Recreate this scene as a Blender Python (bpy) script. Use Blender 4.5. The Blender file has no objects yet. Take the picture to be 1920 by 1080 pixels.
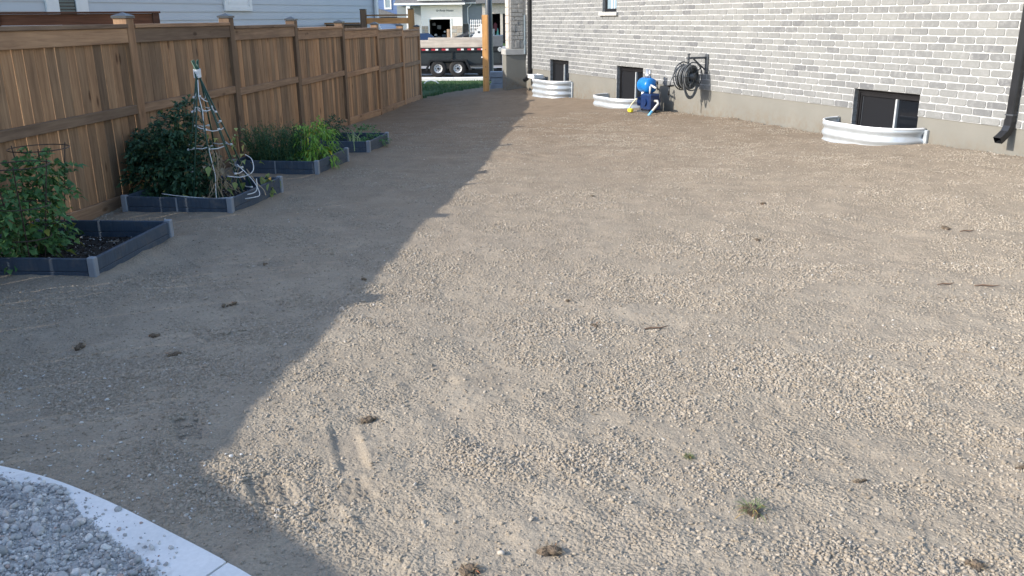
import bpy, math, random
import numpy as np
from mathutils import Matrix, Vector
random.seed(7); RNG = np.random.default_rng(11)
SC = bpy.context.scene; COL = SC.collection
rad = math.radians

# ------------------------------------------------------------------ camera
PITCH, ROLL, EYE = rad(17.512), rad(0.573), 1.7
cd = bpy.data.cameras.new('camera'); cam = bpy.data.objects.new('camera', cd); COL.objects.link(cam)
cd.sensor_width = 36; cd.lens = 1610 / 1920 * 36; cd.clip_end = 2000; cd.clip_start = .05
U = Vector((0, math.sin(PITCH), math.cos(PITCH))); Fw = Vector((0, math.cos(PITCH), -math.sin(PITCH))); Xw = Vector((1, 0, 0))
cr = math.cos(ROLL) * Xw - math.sin(ROLL) * U; cu = math.sin(ROLL) * Xw + math.cos(ROLL) * U; cb = -Fw
cam.matrix_world = Matrix(((cr.x, cu.x, cb.x, 0), (cr.y, cu.y, cb.y, 0), (cr.z, cu.z, cb.z, EYE), (0, 0, 0, 1)))
SC.camera = cam

# ------------------------------------------------------------------ sky, sun, exposure
SUN_AZ, SUN_EL = rad(250), rad(26)          # azimuth clockwise from +Y: low sun from the left, a little behind
w = bpy.data.worlds.new('World'); SC.world = w; w.use_nodes = True
nt = w.node_tree; bg = nt.nodes['Background']; sky = nt.nodes.new('ShaderNodeTexSky')
sky.sky_type = 'NISHITA'; sky.sun_disc = False; sky.sun_elevation = SUN_EL; sky.sun_rotation = SUN_AZ
sky.air_density = 1.0; sky.dust_density = 1.0; sky.ozone_density = 1.0
nt.links.new(sky.outputs[0], bg.inputs[0]); bg.inputs[1].default_value = 0.15
sl = bpy.data.lights.new('sun', 'SUN'); sl.energy = 2.9; sl.angle = rad(0.53); sl.color = (1, .91, .79)
so = bpy.data.objects.new('sun', sl); COL.objects.link(so)
sdir = Vector((math.sin(SUN_AZ) * math.cos(SUN_EL), math.cos(SUN_AZ) * math.cos(SUN_EL), math.sin(SUN_EL)))
so.rotation_euler = sdir.to_track_quat('Z', 'Y').to_euler(); so.location = sdir * 60
vs = SC.view_settings; vs.view_transform = 'Standard'; vs.look = 'None'; vs.gamma = 1; vs.use_curve_mapping = False
vs.exposure = 1.30

# ------------------------------------------------------------------ helpers
class MB:
    def __init__(s): s.v = []; s.f = []
    def add(s, v, f):
        n = len(s.v); s.v += [tuple(p) for p in v]; s.f += [tuple(i + n for i in q) for q in f]; return s
    def box(s, x0, x1, y0, y1, z0, z1, M=None):
        v = [(x0,y0,z0),(x1,y0,z0),(x1,y1,z0),(x0,y1,z0),(x0,y0,z1),(x1,y0,z1),(x1,y1,z1),(x0,y1,z1)]
        if M: v = [M @ Vector(p) for p in v]
        return s.add(v, [(3,2,1,0),(4,5,6,7),(0,1,5,4),(1,2,6,5),(2,3,7,6),(3,0,4,7)])
    def bbox(s, x0, x1, y0, y1, z0, z1, b=.004):
        # box with chamfered vertical and horizontal edges
        xs = (x0, x0 + b, x1 - b, x1); ys = (y0, y0 + b, y1 - b, y1); zs = (z0, z0 + b, z1 - b, z1)
        v = []
        def ring(z, inset):
            a, c = (x0 + inset, x1 - inset); d, e = (y0 + inset, y1 - inset)
            return [(a + b, d, z), (c - b, d, z), (c, d + b, z), (c, e - b, z), (c - b, e, z), (a + b, e, z), (a, e - b, z), (a, d + b, z)]
        R4 = [ring(z0, b), ring(z0 + b, 0), ring(z1 - b, 0), ring(z1, b)]
        v = sum(R4, []); f = []
        for k in range(3):
            for i in range(8): j = (i + 1) % 8; f.append((k*8+i, k*8+j, k*8+8+j, k*8+8+i))
        f.append(tuple(range(7, -1, -1))); f.append(tuple(range(24, 32)))
        return s.add(v, f)
    def tube(s, pts, r, n=6, closed=False, caps=True):
        pts = [Vector(p) for p in pts]; m = len(pts); rr = r if isinstance(r, (list, tuple)) else [r] * m
        v = []; prev = None
        for i, p in enumerate(pts):
            if closed: t = pts[(i + 1) % m] - pts[i - 1]
            else: t = pts[min(i + 1, m - 1)] - pts[max(i - 1, 0)]
            t.normalize() if t.length > 1e-9 else None
            if prev is None:
                a = Vector((0, 0, 1)) if abs(t.z) < .9 else Vector((1, 0, 0)); u = t.cross(a).normalized()
            else:
                u = prev - t * prev.dot(t); u = u.normalized() if u.length > 1e-6 else t.orthogonal().normalized()
            prev = u; q = t.cross(u)
            for k in range(n):
                a = 2 * math.pi * k / n; v.append(p + (u * math.cos(a) + q * math.sin(a)) * rr[i])
        f = []
        for i in range(m if closed else m - 1):
            j = (i + 1) % m
            for k in range(n): l = (k + 1) % n; f.append((i*n+k, i*n+l, j*n+l, j*n+k))
        if caps and not closed: f.append(tuple(range(n - 1, -1, -1))); f.append(tuple((m-1)*n + k for k in range(n)))
        return s.add(v, f)
    def lathe(s, prof, M=None, n=20, caps=True):
        v = []; f = []; m = len(prof)
        for (r, z) in prof:
            for k in range(n):
                a = 2 * math.pi * k / n; p = Vector((r * math.cos(a), r * math.sin(a), z)); v.append(M @ p if M else p)
        for i in range(m - 1):
            for k in range(n): l = (k + 1) % n; f.append((i*n+k, i*n+l, (i+1)*n+l, (i+1)*n+k))
        if caps: f.append(tuple(range(n - 1, -1, -1))); f.append(tuple((m-1)*n + k for k in range(n)))
        return s.add(v, f)
    def prism(s, poly, y0, y1):     # polygon in x,z extruded along y
        n = len(poly); v = [(x, y0, z) for x, z in poly] + [(x, y1, z) for x, z in poly]
        f = [tuple(range(n)), tuple(range(2*n - 1, n - 1, -1))] + [(i, i + n, (i+1) % n + n, (i+1) % n) for i in range(n)]
        return s.add(v, f)
    def mesh(s, name, mat, smooth=False):
        me = bpy.data.meshes.new(name); me.from_pydata([tuple(p) for p in s.v], [], s.f); me.update()
        if mat: me.materials.append(mat)
        if smooth: me.shade_smooth()
        return me
    def build(s, name, mat, parent=None, smooth=False):
        return link(name, s.mesh(name, mat, smooth), parent)
def link(name, me, parent=None, loc=None, rot=None):
    o = bpy.data.objects.new(name, me); COL.objects.link(o)
    if parent: o.parent = parent
    if loc is not None: o.location = loc
    if rot is not None: o.rotation_euler = rot
    return o
def thing(name, label, cat, loc=(0,0,0), rz=0, group=None):
    o = bpy.data.objects.new(name, None); COL.objects.link(o); o.empty_display_size = .1
    o.location = loc; o.rotation_euler = (0, 0, rz)
    return tag(o, label, cat, group)
def tag(o, label, cat, group=None):
    o['label'] = label; o['category'] = cat
    if group: o['group'] = group
    return o
def np_mesh(name, V, F, mat, smooth=False):
    """V (n,3), F (m,k) all faces same size"""
    me = bpy.data.meshes.new(name); V = np.ascontiguousarray(V, dtype=np.float32); F = np.ascontiguousarray(F, dtype=np.int32)
    k = F.shape[1]; me.vertices.add(len(V)); me.vertices.foreach_set('co', V.ravel())
    me.loops.add(F.size); me.loops.foreach_set('vertex_index', F.ravel())
    me.polygons.add(len(F)); me.polygons.foreach_set('loop_start', np.arange(0, F.size, k, dtype=np.int32))
    me.update(calc_edges=True)
    if mat: me.materials.append(mat)
    if smooth: me.shade_smooth()
    return me

def curve(pts, k=6):
    P = [np.array(p, float) for p in pts]; out = []
    for i in range(len(P) - 1):
        p0, p1, p2, p3 = P[max(i-1, 0)], P[i], P[i+1], P[min(i+2, len(P)-1)]
        for t_ in np.linspace(0, 1, k + 1)[:-1]: out.append(.5 * (2*p1 + (p2-p0)*t_ + (2*p0-5*p1+4*p2-p3)*t_**2 + (3*p1-p0-3*p2+p3)*t_**3))
    return out + [P[-1]]
# --- numpy gradient noise
def pn(x, y, seed=0):
    xi = np.floor(x).astype(np.int64); yi = np.floor(y).astype(np.int64); xf = x - xi; yf = y - yi
    def g(a, b, dx, dy):
        h = (a * 374761393 + b * 668265263 + seed * 974634777) & 0x7fffffff
        h = ((h ^ (h >> 13)) * 1274126177) & 0x7fffffff; h = h ^ (h >> 16)
        t = (h % 4096) / 4096 * 2 * np.pi; return np.cos(t) * dx + np.sin(t) * dy
    u = xf**3 * (xf * (xf * 6 - 15) + 10); v = yf**3 * (yf * (yf * 6 - 15) + 10)
    a = g(xi, yi, xf, yf); b = g(xi + 1, yi, xf - 1, yf); c = g(xi, yi + 1, xf, yf - 1); d = g(xi + 1, yi + 1, xf - 1, yf - 1)
    return (a * (1 - u) + b * u) * (1 - v) + (c * (1 - u) + d * u) * v * 1.0
def sstep(a, b, x): t = np.clip((x - a) / (b - a), 0, 1); return t * t * (3 - 2 * t)

# ------------------------------------------------------------------ materials
class NT:
    def __init__(s, name):
        s.m = bpy.data.materials.new(name); s.m.use_nodes = True; s.t = s.m.node_tree; s.n = s.t.nodes; s.l = s.t.links
        s.b = s.n['Principled BSDF']
    def new(s, ty, **kw):
        n = s.n.new(ty)
        for k, v in kw.items(): setattr(n, k, v)
        return n
    def link(s, a, b): s.l.new(a, b)
    def coord(s, kind='Object', rnd=0.0, scale=(1, 1, 1)):
        tc = s.new('ShaderNodeTexCoord'); out = tc.outputs[kind]
        if rnd:
            oi = s.new('ShaderNodeObjectInfo'); mu = s.new('ShaderNodeMath', operation='MULTIPLY'); mu.inputs[1].default_value = rnd
            s.link(oi.outputs['Random'], mu.inputs[0]); ad = s.new('ShaderNodeVectorMath', operation='ADD')
            s.link(out, ad.inputs[0]); s.link(mu.outputs[0], ad.inputs[1]); out = ad.outputs[0]
        mp = s.new('ShaderNodeMapping'); mp.inputs['Scale'].default_value = scale; s.link(out, mp.inputs[0]); return mp.outputs[0]
    def noise(s, vec, scale, detail=4, rough=.55, dist=0):
        n = s.new('ShaderNodeTexNoise'); n.inputs['Scale'].default_value = scale; n.inputs['Detail'].default_value = detail
        n.inputs['Roughness'].default_value = rough; n.inputs['Distortion'].default_value = dist; s.link(vec, n.inputs['Vector']); return n.outputs['Fac']
    def ramp(s, fac, stops):
        r = s.new('ShaderNodeValToRGB'); e = r.color_ramp.elements
        while len(e) < len(stops): e.new(.5)
        for i, (p, c) in enumerate(stops): e[i].position = p; e[i].color = (*c, 1) if len(c) == 3 else c
        s.link(fac, r.inputs[0]); return r.outputs[0]
    def mix(s, fac, a, b, mode='MIX'):
        m = s.new('ShaderNodeMix', data_type='RGBA', blend_type=mode)
        for sock, val in ((m.inputs[0], fac), (m.inputs[6], a), (m.inputs[7], b)):
            if hasattr(val, 'is_linked') or hasattr(val, 'node'): s.link(val, sock)
            elif isinstance(val, (int, float)): sock.default_value = val
            else: sock.default_value = (*val, 1)
        return m.outputs[2]
    def bump(s, h, strength=.3, dist=.01, prev=None):
        b = s.new('ShaderNodeBump'); b.inputs['Strength'].default_value = strength; b.inputs['Distance'].default_value = dist
        s.link(h, b.inputs['Height'])
        if prev: s.link(prev, b.inputs['Normal'])
        return b.outputs[0]
    def fin(s, col=None, rough=.6, normal=None, metal=0, spec=.5):
        if col is not None:
            if hasattr(col, 'node'): s.link(col, s.b.inputs['Base Color'])
            else: s.b.inputs['Base Color'].default_value = (*col, 1)
        if hasattr(rough, 'node'): s.link(rough, s.b.inputs['Roughness'])
        else: s.b.inputs['Roughness'].default_value = rough
        if normal: s.link(normal, s.b.inputs['Normal'])
        s.b.inputs['Metallic'].default_value = metal; s.b.inputs['Specular IOR Level'].default_value = spec
        return s.m
def rnd01(t, island=False):
    oi = t.new('ShaderNodeObjectInfo')
    if not island: return oi.outputs['Random']
    g = t.new('ShaderNodeNewGeometry'); a = t.new('ShaderNodeMath', operation='ADD'); t.link(oi.outputs['Random'], a.inputs[0]); t.link(g.outputs['Random Per Island'], a.inputs[1])
    fr = t.new('ShaderNodeMath', operation='FRACT'); t.link(a.outputs[0], fr.inputs[0]); return fr.outputs[0]
def plain(name, c, rough=.5, var=.12, sc=8, bump=0, bsc=60, metal=0, spec=.5):
    t = NT(name); v = t.coord('Object', 30); n = t.noise(v, sc, 5)
    lo = tuple(x * (1 - var) for x in c); hi = tuple(min(1, x * (1 + var)) for x in c)
    col = t.ramp(n, [(.3, lo), (.7, hi)]); nr = None
    if bump: nr = t.bump(t.noise(v, bsc, 4), bump, .01)
    return t.fin(col, rough, nr, metal, spec)
def wood(name, c_lo, c_hi, axis='z', rough=.75, knots=True):
    t = NT(name); sc = {'z': (1, 1, .06), 'x': (.06, 1, 1)}[axis]
    v = t.coord('Object', 50, sc); v0 = t.coord('Object', 50)
    g = t.noise(v, 38, 6, .6, .6); g2 = t.noise(v, 9, 4, .5, .8); r = rnd01(t)
    base = t.ramp(g, [(.25, c_lo), (.5, tuple((a + b) / 2 for a, b in zip(c_lo, c_hi))), (.75, c_hi)])
    tint = t.ramp(r, [(0, (.56, .58, .62)), (.22, (.78, .80, .83)), (.5, (.98, .96, .94)), (.78, (1.12, 1.06, 1.0)), (1, (1.42, 1.31, 1.18))])
    col = t.mix(1, base, tint, 'MULTIPLY'); streak = t.ramp(g2, [(.35, (.72, .70, .70)), (.6, (1, 1, 1))]); col = t.mix(.8, col, streak, 'MULTIPLY')
    if knots:
        vo = t.new('ShaderNodeTexVoronoi'); vk = t.coord('Object', 50, {'z': (5.5, 5.5, 2.1), 'x': (2.1, 5.5, 5.5)}[axis]); t.link(vk, vo.inputs['Vector']); vo.inputs['Scale'].default_value = 1.0
        k = t.ramp(vo.outputs['Distance'], [(.06, (.26, .19, .15)), (.15, (1, 1, 1))]); col = t.mix(.85, col, k, 'MULTIPLY')
    wet = t.noise(v0, 1.7, 3); col = t.mix(1, col, t.ramp(wet, [(.35, (.80, .79, .80)), (.62, (1, 1, 1))]), 'MULTIPLY')
    return t.fin(col, rough, t.bump(g, .25, .004), 0, .3)

M = {}
M['fence_board'] = wood('cedar_board', (.213, .132, .077), (.43, .283, .172), 'z')
M['fence_rail'] = wood('cedar_rail', (.20, .128, .084), (.36, .25, .165), 'x')
M['fence_post'] = wood('cedar_post', (.20, .125, .078), (.36, .24, .15), 'z')
M['new_wood'] = wood('new_treated_wood', (.40, .22, .085), (.58, .36, .16), 'z')
M['gate_wood'] = wood('gate_wood', (.32, .17, .07), (.50, .29, .13), 'x')
M['dark_wood'] = wood('dark_stained_wood', (.060, .028, .019), (.125, .06, .04), 'x', knots=False)
M['pale_wood'] = wood('weathered_plank', (.46, .43, .39), (.64, .60, .55), 'x')
M['cap'] = plain('black_cap', (.03, .035, .045), .35, .1)
t = NT('slate_composite'); v = t.coord('Object', 20); a = t.noise(v, 7, 6, .7); b = t.noise(v, 200, 3); c = t.noise(t.coord('Object', 20, (1, 1, .1)), 60, 4)
col = t.mix(t.ramp(a, [(.52, (0, 0, 0)), (.75, (.45, .45, .45))]), t.ramp(c, [(.3, (.037, .055, .083)), (.7, (.052, .077, .115))]), (.15, .14, .125))
M['bed'] = t.fin(col, .6, t.bump(b, .15, .004), 0, .3)
M['bed_post'] = plain('grey_post_plastic', (.21, .24, .285), .55, .1, 10)
M['bed_top'] = M['bed']
M['galv'] = plain('galvanised_steel', (.46, .50, .54), .38, .10, 6, .04, 40, .4)
M['white_metal'] = plain('white_painted_metal', (.78, .79, .80), .4, .05)
M['black_metal'] = plain('black_painted_metal', (.012, .013, .016), .35, .2, 6)
M['dark_metal'] = plain('dark_grey_metal', (.055, .062, .072), .45, .2, 10)
M['frame'] = plain('black_window_frame', (.012, .012, .014), .35, .1)
M['screen'] = plain('window_screen', (.012, .013, .016), .9, .08, 60, 0, 60, 0, .15)
M['strip'] = plain('pale_strip', (.45, .48, .50), .4, .05)
t = NT('dark_glass'); M['glass'] = t.fin((.008, .010, .014), .04, None, 0, .6)
t = NT('sky_glass'); M['glass2'] = t.fin((.22, .30, .36), .08, None, 0, .8)
M['blue_tank'] = plain('blue_tank_paint', (.006, .15, .46), .34, .18, 12)
M['blue_pump'] = plain('navy_pump_paint', (.008, .026, .095), .35, .12)
M['pvc'] = plain('white_pvc', (.50, .50, .48), .4, .06)
M['blue_pipe'] = plain('light_blue_pipe', (.12, .38, .62), .4, .06)
M['yellow'] = plain('yellow_plastic', (.72, .58, .03), .45, .06)
M['chrome'] = plain('brushed_fitting', (.55, .55, .54), .3, .1, 20, 0, 60, .8)
M['hose'] = plain('dark_hose', (.045, .05, .055), .42, .3, 12)
M['hose_grey'] = plain('grey_hose', (.15, .16, .17), .42, .2, 12)
M['stake'] = plain('green_coated_stake', (.012, .052, .034), .45, .25, 20)
M['string'] = plain('white_string', (.66, .68, .70), .8, .1, 30)
M['wire'] = plain('rusty_wire', (.045, .03, .026), .6, .3, 30)
M['vine'] = plain('dry_vine', (.27, .22, .15), .8, .25, 20)
M['stem'] = plain('green_stem', (.09, .14, .05), .6, .2, 20)
def leafmat(name, lo, hi, tr=.3):
    t = NT(name); r = rnd01(t, True); col = t.ramp(r, [(0, lo), (.6, tuple((a + b) / 2 for a, b in zip(lo, hi))), (.94, hi), (.965, (hi[0] * 1.9 + .02, hi[1] * 1.15, hi[2] * .7)), (1, (hi[0] * 1.6 + .03, hi[1] * .75, hi[2] * .6))])
    t.fin(col, .55, None, 0, .35); tl = t.new('ShaderNodeBsdfTranslucent'); t.link(col, tl.inputs[0]); mx = t.new('ShaderNodeMixShader'); mx.inputs[0].default_value = tr
    out = t.n['Material Output']; t.link(t.b.outputs[0], mx.inputs[1]); t.link(tl.outputs[0], mx.inputs[2]); t.link(mx.outputs[0], out.inputs[0]); return t.m
M['tomato'] = leafmat('tomato_leaf', (.048, .13, .048), (.16, .32, .11))
M['bush'] = leafmat('dark_bush_leaf', (.026, .075, .048), (.085, .18, .095))
M['asp'] = leafmat('asparagus_frond', (.026, .085, .050), (.07, .18, .09))
M['pepper'] = leafmat('pepper_leaf', (.11, .27, .035), (.32, .52, .10))
M['bean'] = leafmat('bean_leaf', (.16, .24, .07), (.36, .42, .16))
M['greens'] = leafmat('low_greens', (.05, .16, .055), (.14, .30, .12))
M['drygrass'] = leafmat('dry_grass', (.17, .13, .085), (.36, .29, .19), .15)
M['freshgrass'] = leafmat('fresh_blade', (.10, .15, .06), (.24, .28, .13), .2)
M['lawn_blade'] = leafmat('lawn_blade', (.025, .07, .025), (.07, .15, .05), .2)
# soil
def soilmat(name, gain=1.0):
    t = NT(name); v = t.coord('Object'); a = t.noise(v, .55, 5, .6); b = t.noise(v, 5, 5, .6); c = t.noise(v, 90, 4, .6)
    def g(x): return tuple(k * gain for k in x)
    col = t.ramp(a, [(.30, g((.286, .248, .198))), (.5, g((.321, .281, .227))), (.72, g((.353, .312, .256)))])
    sp = t.new('ShaderNodeSeparateXYZ'); t.link(v, sp.inputs[0]); mr = t.new('ShaderNodeMapRange'); mr.inputs['From Min'].default_value = 4.5; mr.inputs['From Max'].default_value = 15; t.link(sp.outputs['Y'], mr.inputs['Value'])
    ad = t.new('ShaderNodeMath', operation='MULTIPLY_ADD'); t.link(a, ad.inputs[0]); ad.inputs[1].default_value = .9; ad.inputs[2].default_value = -.45; ad2 = t.new('ShaderNodeMath', operation='ADD', use_clamp=True); t.link(mr.outputs[0], ad2.inputs[0]); t.link(ad.outputs[0], ad2.inputs[1])
    col = t.mix(ad2.outputs[0], col, g((.222, .175, .130)))            # browner loam toward the house end
    col = t.mix(.55, col, t.ramp(b, [(.3, (.80, .79, .78)), (.7, (1.14, 1.14, 1.13))]), 'MULTIPLY')
    col = t.mix(.6, col, t.ramp(c, [(.3, (.70, .69, .67)), (.7, (1.22, 1.22, 1.22))]), 'MULTIPLY')
    n1 = t.bump(t.noise(v, 26, 5, .65), .45, .03); vo = t.new('ShaderNodeTexVoronoi', feature='F1'); vo.inputs['Scale'].default_value = 62; vo.inputs['Randomness'].default_value = 1
    wv = t.new('ShaderNodeVectorMath', operation='ADD'); t.link(v, wv.inputs[0]); nz = t.new('ShaderNodeTexNoise'); nz.inputs['Scale'].default_value = 40; t.link(v, nz.inputs['Vector']); sc_ = t.new('ShaderNodeVectorMath', operation='SCALE'); sc_.inputs['Scale'].default_value = .02; t.link(nz.outputs['Color'], sc_.inputs[0]); t.link(sc_.outputs[0], wv.inputs[1]); t.link(wv.outputs[0], vo.inputs['Vector'])
    pm = t.noise(v, 2.2, 4, .6); hm = t.new('ShaderNodeMath', operation='MULTIPLY'); iv = t.new('ShaderNodeMath', operation='SUBTRACT'); iv.inputs[0].default_value = 1; t.link(vo.outputs['Distance'], iv.inputs[1]); t.link(iv.outputs[0], hm.inputs[0]); t.link(t.ramp(pm, [(.40, (.06, .06, .06)), (.60, (1, 1, 1))]), hm.inputs[1])
    n2 = t.bump(t.noise(v, 130, 3, .6), .45, .008, t.bump(hm.outputs[0], 1.0, .010, n1))
    return t.fin(col, .95, n2, 0, .1)
M['soil'] = soilmat('dry_topsoil')
def clodmat(name, stops):
    t = NT(name); r = rnd01(t); v = t.coord('Object', 9); n = t.noise(v, 2.2, 4)
    col = t.mix(.6, t.ramp(r, stops), t.ramp(n, [(.3, (.72, .72, .72)), (.7, (1.2, 1.2, 1.2))]), 'MULTIPLY')
    return t.fin(col, .93, None, 0, .15)
M['clod'] = clodmat('soil_clod', [(0, (.250, .212, .165)), (.5, (.315, .276, .224)), (.99, (.37, .330, .275)), (1, (.50, .48, .45))])
M['stone'] = clodmat('gravel_stone', [(0, (.30, .30, .30)), (.5, (.44, .44, .435)), (.85, (.56, .555, .545)), (.97, (.66, .65, .62)), (1, (.36, .24, .20))])
M['mulch'] = clodmat('mulch_bit', [(0, (.012, .010, .009)), (.7, (.04, .034, .03)), (.9, (.30, .30, .30)), (1, (.60, .60, .60))])
M['bed_soil'] = plain('potting_soil', (.022, .019, .017), .95, .4, 30, .8, 90)
M['root_clod'] = plain('root_clod', (.125, .095, .068), .95, .5, 40, 1, 120)
t = NT('poured_concrete'); v = t.coord('Object'); a = t.noise(v, 3, 6); b = t.noise(v, 60, 4)
col = t.mix(.5, t.ramp(a, [(.3, (.68, .69, .69)), (.7, (.80, .80, .80))]), t.ramp(b, [(.3, (.86, .86, .86)), (.7, (1.06, 1.06, 1.06))]), 'MULTIPLY')
c = t.noise(v, 7, 7, .75); col = t.mix(t.ramp(c, [(.56, (0, 0, 0)), (.78, (.55, .55, .55))]), col, (.36, .33, .29)); M['concrete'] = t.fin(col, .85, t.bump(b, .15, .004), 0, .2)
t = NT('gravel_dust'); v = t.coord('Object'); b = t.noise(v, 45, 6, .7)
M['gravel'] = t.fin(t.ramp(b, [(.3, (.36, .36, .355)), (.7, (.58, .575, .56))]), .95, t.bump(b, 1, .02), 0, .1)
t = NT('lawn_ground'); v = t.coord('Object'); a = t.noise(v, .8, 5); b = t.noise(v, 25, 5)
M['lawn'] = t.fin(t.mix(.6, t.ramp(a, [(.3, (.035, .075, .030)), (.7, (.075, .125, .050))]), t.ramp(b, [(.3, (.55, .55, .55)), (.7, (1.25, 1.25, 1.25))]), 'MULTIPLY'), .95, t.bump(b, 1, .05), 0, .1)
t = NT('road_surface'); v = t.coord('Object'); a = t.noise(v, .5, 6); b = t.noise(v, 30, 4)
M['road'] = t.fin(t.mix(.4, t.ramp(a, [(.3, (.25, .25, .26)), (.7, (.34, .34, .345))]), t.ramp(b, [(.3, (.8, .8, .8)), (.7, (1.1, 1.1, 1.1))]), 'MULTIPLY'), .9, None, 0, .2)
# brick house
t = NT('grey_brick'); r = rnd01(t, True); v = t.coord('Object'); oi = t.new('ShaderNodeObjectInfo'); va = t.new('ShaderNodeVectorMath', operation='ADD'); t.link(v, va.inputs[0]); t.link(oi.outputs['Location'], va.inputs[1]); v = va.outputs[0]
n = t.noise(v, 16, 6, .65); n2 = t.noise(v, 60, 4)
bc = t.ramp(r, [(0, (.135, .140, .148)), (.08, (.162, .168, .173)), (.4, (.192, .198, .199)), (.75, (.205, .211, .211)), (1, (.220, .226, .225))])
col = t.mix(t.ramp(n, [(.48, (0, 0, 0)), (.70, (.75, .75, .75))]), bc, (.26, .266, .27))
col = t.mix(.5, col, t.ramp(n2, [(.3, (.84, .84, .84)), (.7, (1.08, 1.08, 1.08))]), 'MULTIPLY')
M['brick'] = t.fin(col, .92, t.bump(n, .35, .008), 0, .15)
t = NT('white_mortar'); v = t.coord('Object'); n = t.noise(v, 30, 5); M['mortar'] = t.fin(t.ramp(n, [(.3, (.37, .38, .39)), (.7, (.44, .45, .46))]), .95, t.bump(n, .4, .006), 0, .1)
t = NT('upper_brickwork'); v = t.coord('Object'); mp = t.new('ShaderNodeMapping'); mp.inputs['Rotation'].default_value = (rad(-90), 0, 0); t.link(v, mp.inputs[0]); bt = t.new('ShaderNodeTexBrick')
bt.inputs['Scale'].default_value = 1; bt.inputs['Brick Width'].default_value = .267; bt.inputs['Row Height'].default_value = .089; bt.inputs['Mortar Size'].default_value = .008
bt.inputs['Color1'].default_value = (.28, .28, .28, 1); bt.inputs['Color2'].default_value = (.37, .37, .36, 1); bt.inputs['Mortar'].default_value = (.56, .56, .55, 1); t.link(mp.outputs[0], bt.inputs['Vector'])
M['upper_brick'] = t.fin(bt.outputs[0], .92, None, 0, .15)
t = NT('parged_foundation'); v = t.coord('Object'); a = t.noise(v, 2.2, 5); b = t.noise(v, 60, 4); c = t.noise(v, 9, 6, .7)
sp = t.new('ShaderNodeSeparateXYZ'); t.link(v, sp.inputs[0]); mr = t.new('ShaderNodeMapRange'); mr.inputs['From Min'].default_value = .34; mr.inputs['From Max'].default_value = -.02; t.link(sp.outputs['Z'], mr.inputs['Value'])
ml = t.new('ShaderNodeMath', operation='MULTIPLY', use_clamp=True); t.link(mr.outputs[0], ml.inputs[0]); t.link(t.ramp(c, [(.42, (0, 0, 0)), (.66, (1, 1, 1))]), ml.inputs[1])
col = t.mix(ml.outputs[0], t.ramp(a, [(.3, (.172, .170, .155)), (.7, (.196, .193, .175))]), (.165, .135, .10))        # soil splashed up on the parging
M['parging'] = t.fin(col, .9, t.bump(b, .12, .01), 0, .2)
M['pier_stone'] = plain('grey_cut_stone', (.29, .285, .275), .92, .28, 14, .9, 28)
M['limestone'] = plain('limestone', (.36, .36, .35), .85, .08, 8, .1, 50)
M['pale_brick'] = plain('pale_stone', (.47, .43, .39), .9, .15, 9, .3, 40)
M['jamb'] = plain('rough_jamb', (.25, .25, .25), .95, .35, 22, .8, 40)
M['conduit'] = plain('blue_grey_conduit', (.20, .25, .29), .4, .1)
M['siding'] = plain('grey_lap_siding', (.50, .545, .60), .6, .03, 1.5)
M['white_trim'] = plain('white_trim', (.74, .77, .80), .5, .03)
M['blue_siding'] = plain('blue_siding', (.12, .19, .36), .6, .05, 2)
M['white_siding'] = plain('white_siding', (.78, .78, .77), .6, .03, 2)
M['grey_siding'] = plain('slate_siding', (.22, .26, .30), .6, .05, 2)
M['shingle'] = plain('grey_shingles', (.16, .16, .17), .9, .2, 8)
M['dark_in'] = plain('dark_interior', (.012, .013, .016), .9, .3, 2)
M['tan_stone'] = plain('tan_stone', (.40, .35, .30), .9, .25, 3)
M['dark_stone'] = plain('dark_ledge_stone', (.10, .10, .105), .9, .3, 3)
M['navy_car'] = plain('navy_car_paint', (.012, .028, .075), .2, .05); M['blue_car'] = plain('blue_car_paint', (.03, .10, .26), .2, .05)
M['tyre'] = plain('tyre_rubber', (.012, .012, .013), .8, .2, 10)
M['rim'] = plain('silver_rim', (.50, .51, .52), .35, .08, 10, 0, 60, .3)
M['trailer'] = plain('charcoal_trailer_steel', (.022, .028, .031), .5, .25, 3, .1, 20)
M['trailer_frame'] = plain('black_trailer_frame', (.010, .011, .013), .45, .2, 5)
M['tape_red'] = plain('red_reflector', (.42, .03, .045), .4, .05); M['tape_white'] = plain('white_reflector', (.8, .8, .8), .4, .03)
M['clutter'] = [plain('clutter_%s' % n, c, .6) for n, c in (('grey', (.16, .17, .19)), ('white', (.55, .57, .6)), ('teal', (.16, .50, .46)), ('maroon', (.13, .02, .035)), ('slate', (.05, .07, .1)), ('tan', (.34, .24, .17)))]

# ------------------------------------------------------------------ terrain height
CP = np.array([(0,2,0),(-2,3,0),(2,3,0),(-3,5.7,-.015),(3,5,.03),(-3.95,7.7,-.05),(-3.13,16.06,-.2),(-2.43,23.25,-.365),(0,10,-.05),(0,15,-.12),(.2,19.5,-.2),
 (.59,22.3,-.08),(.41,22.7,-.06),(-.1,22.45,-.09),(1.42,20.2,-.06),(1.9,19,-.02),(2.95,16.4,-.01),(3.85,14.2,.055),(4.52,12.5,.055),(5.2,10.8,.135),(5.67,9.65,.165),(6.5,7,.2),(4,4,.06),(7.5,4,.22),
 (0,-3,0),(-4,0,0),(4,-3,.05),(-1,27,-.42),(0,32,-.58),(0,36,-.74),(0,42,-.86),(0,50,-.86),(-6,20,-.32),(-10,10,-.1),(-12,30,-.6),(10,30,-.5),(0,62,-.8),(0,95,-.55),(30,95,-.55),(-40,95,-.55),
 (40,40,-.86),(-40,40,-.86),(-20,42,-.86),(20,42,-.86),(-40,0,-.2),(40,0,0),(0,-40,0),(-40,-40,0),(40,-40,0),(2.4,9,.02),(1.5,6,.01)], float)
def tps_k(r2): return np.where(r2 > 1e-12, r2 * np.log(np.maximum(r2, 1e-12)) * .5, 0)
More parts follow.
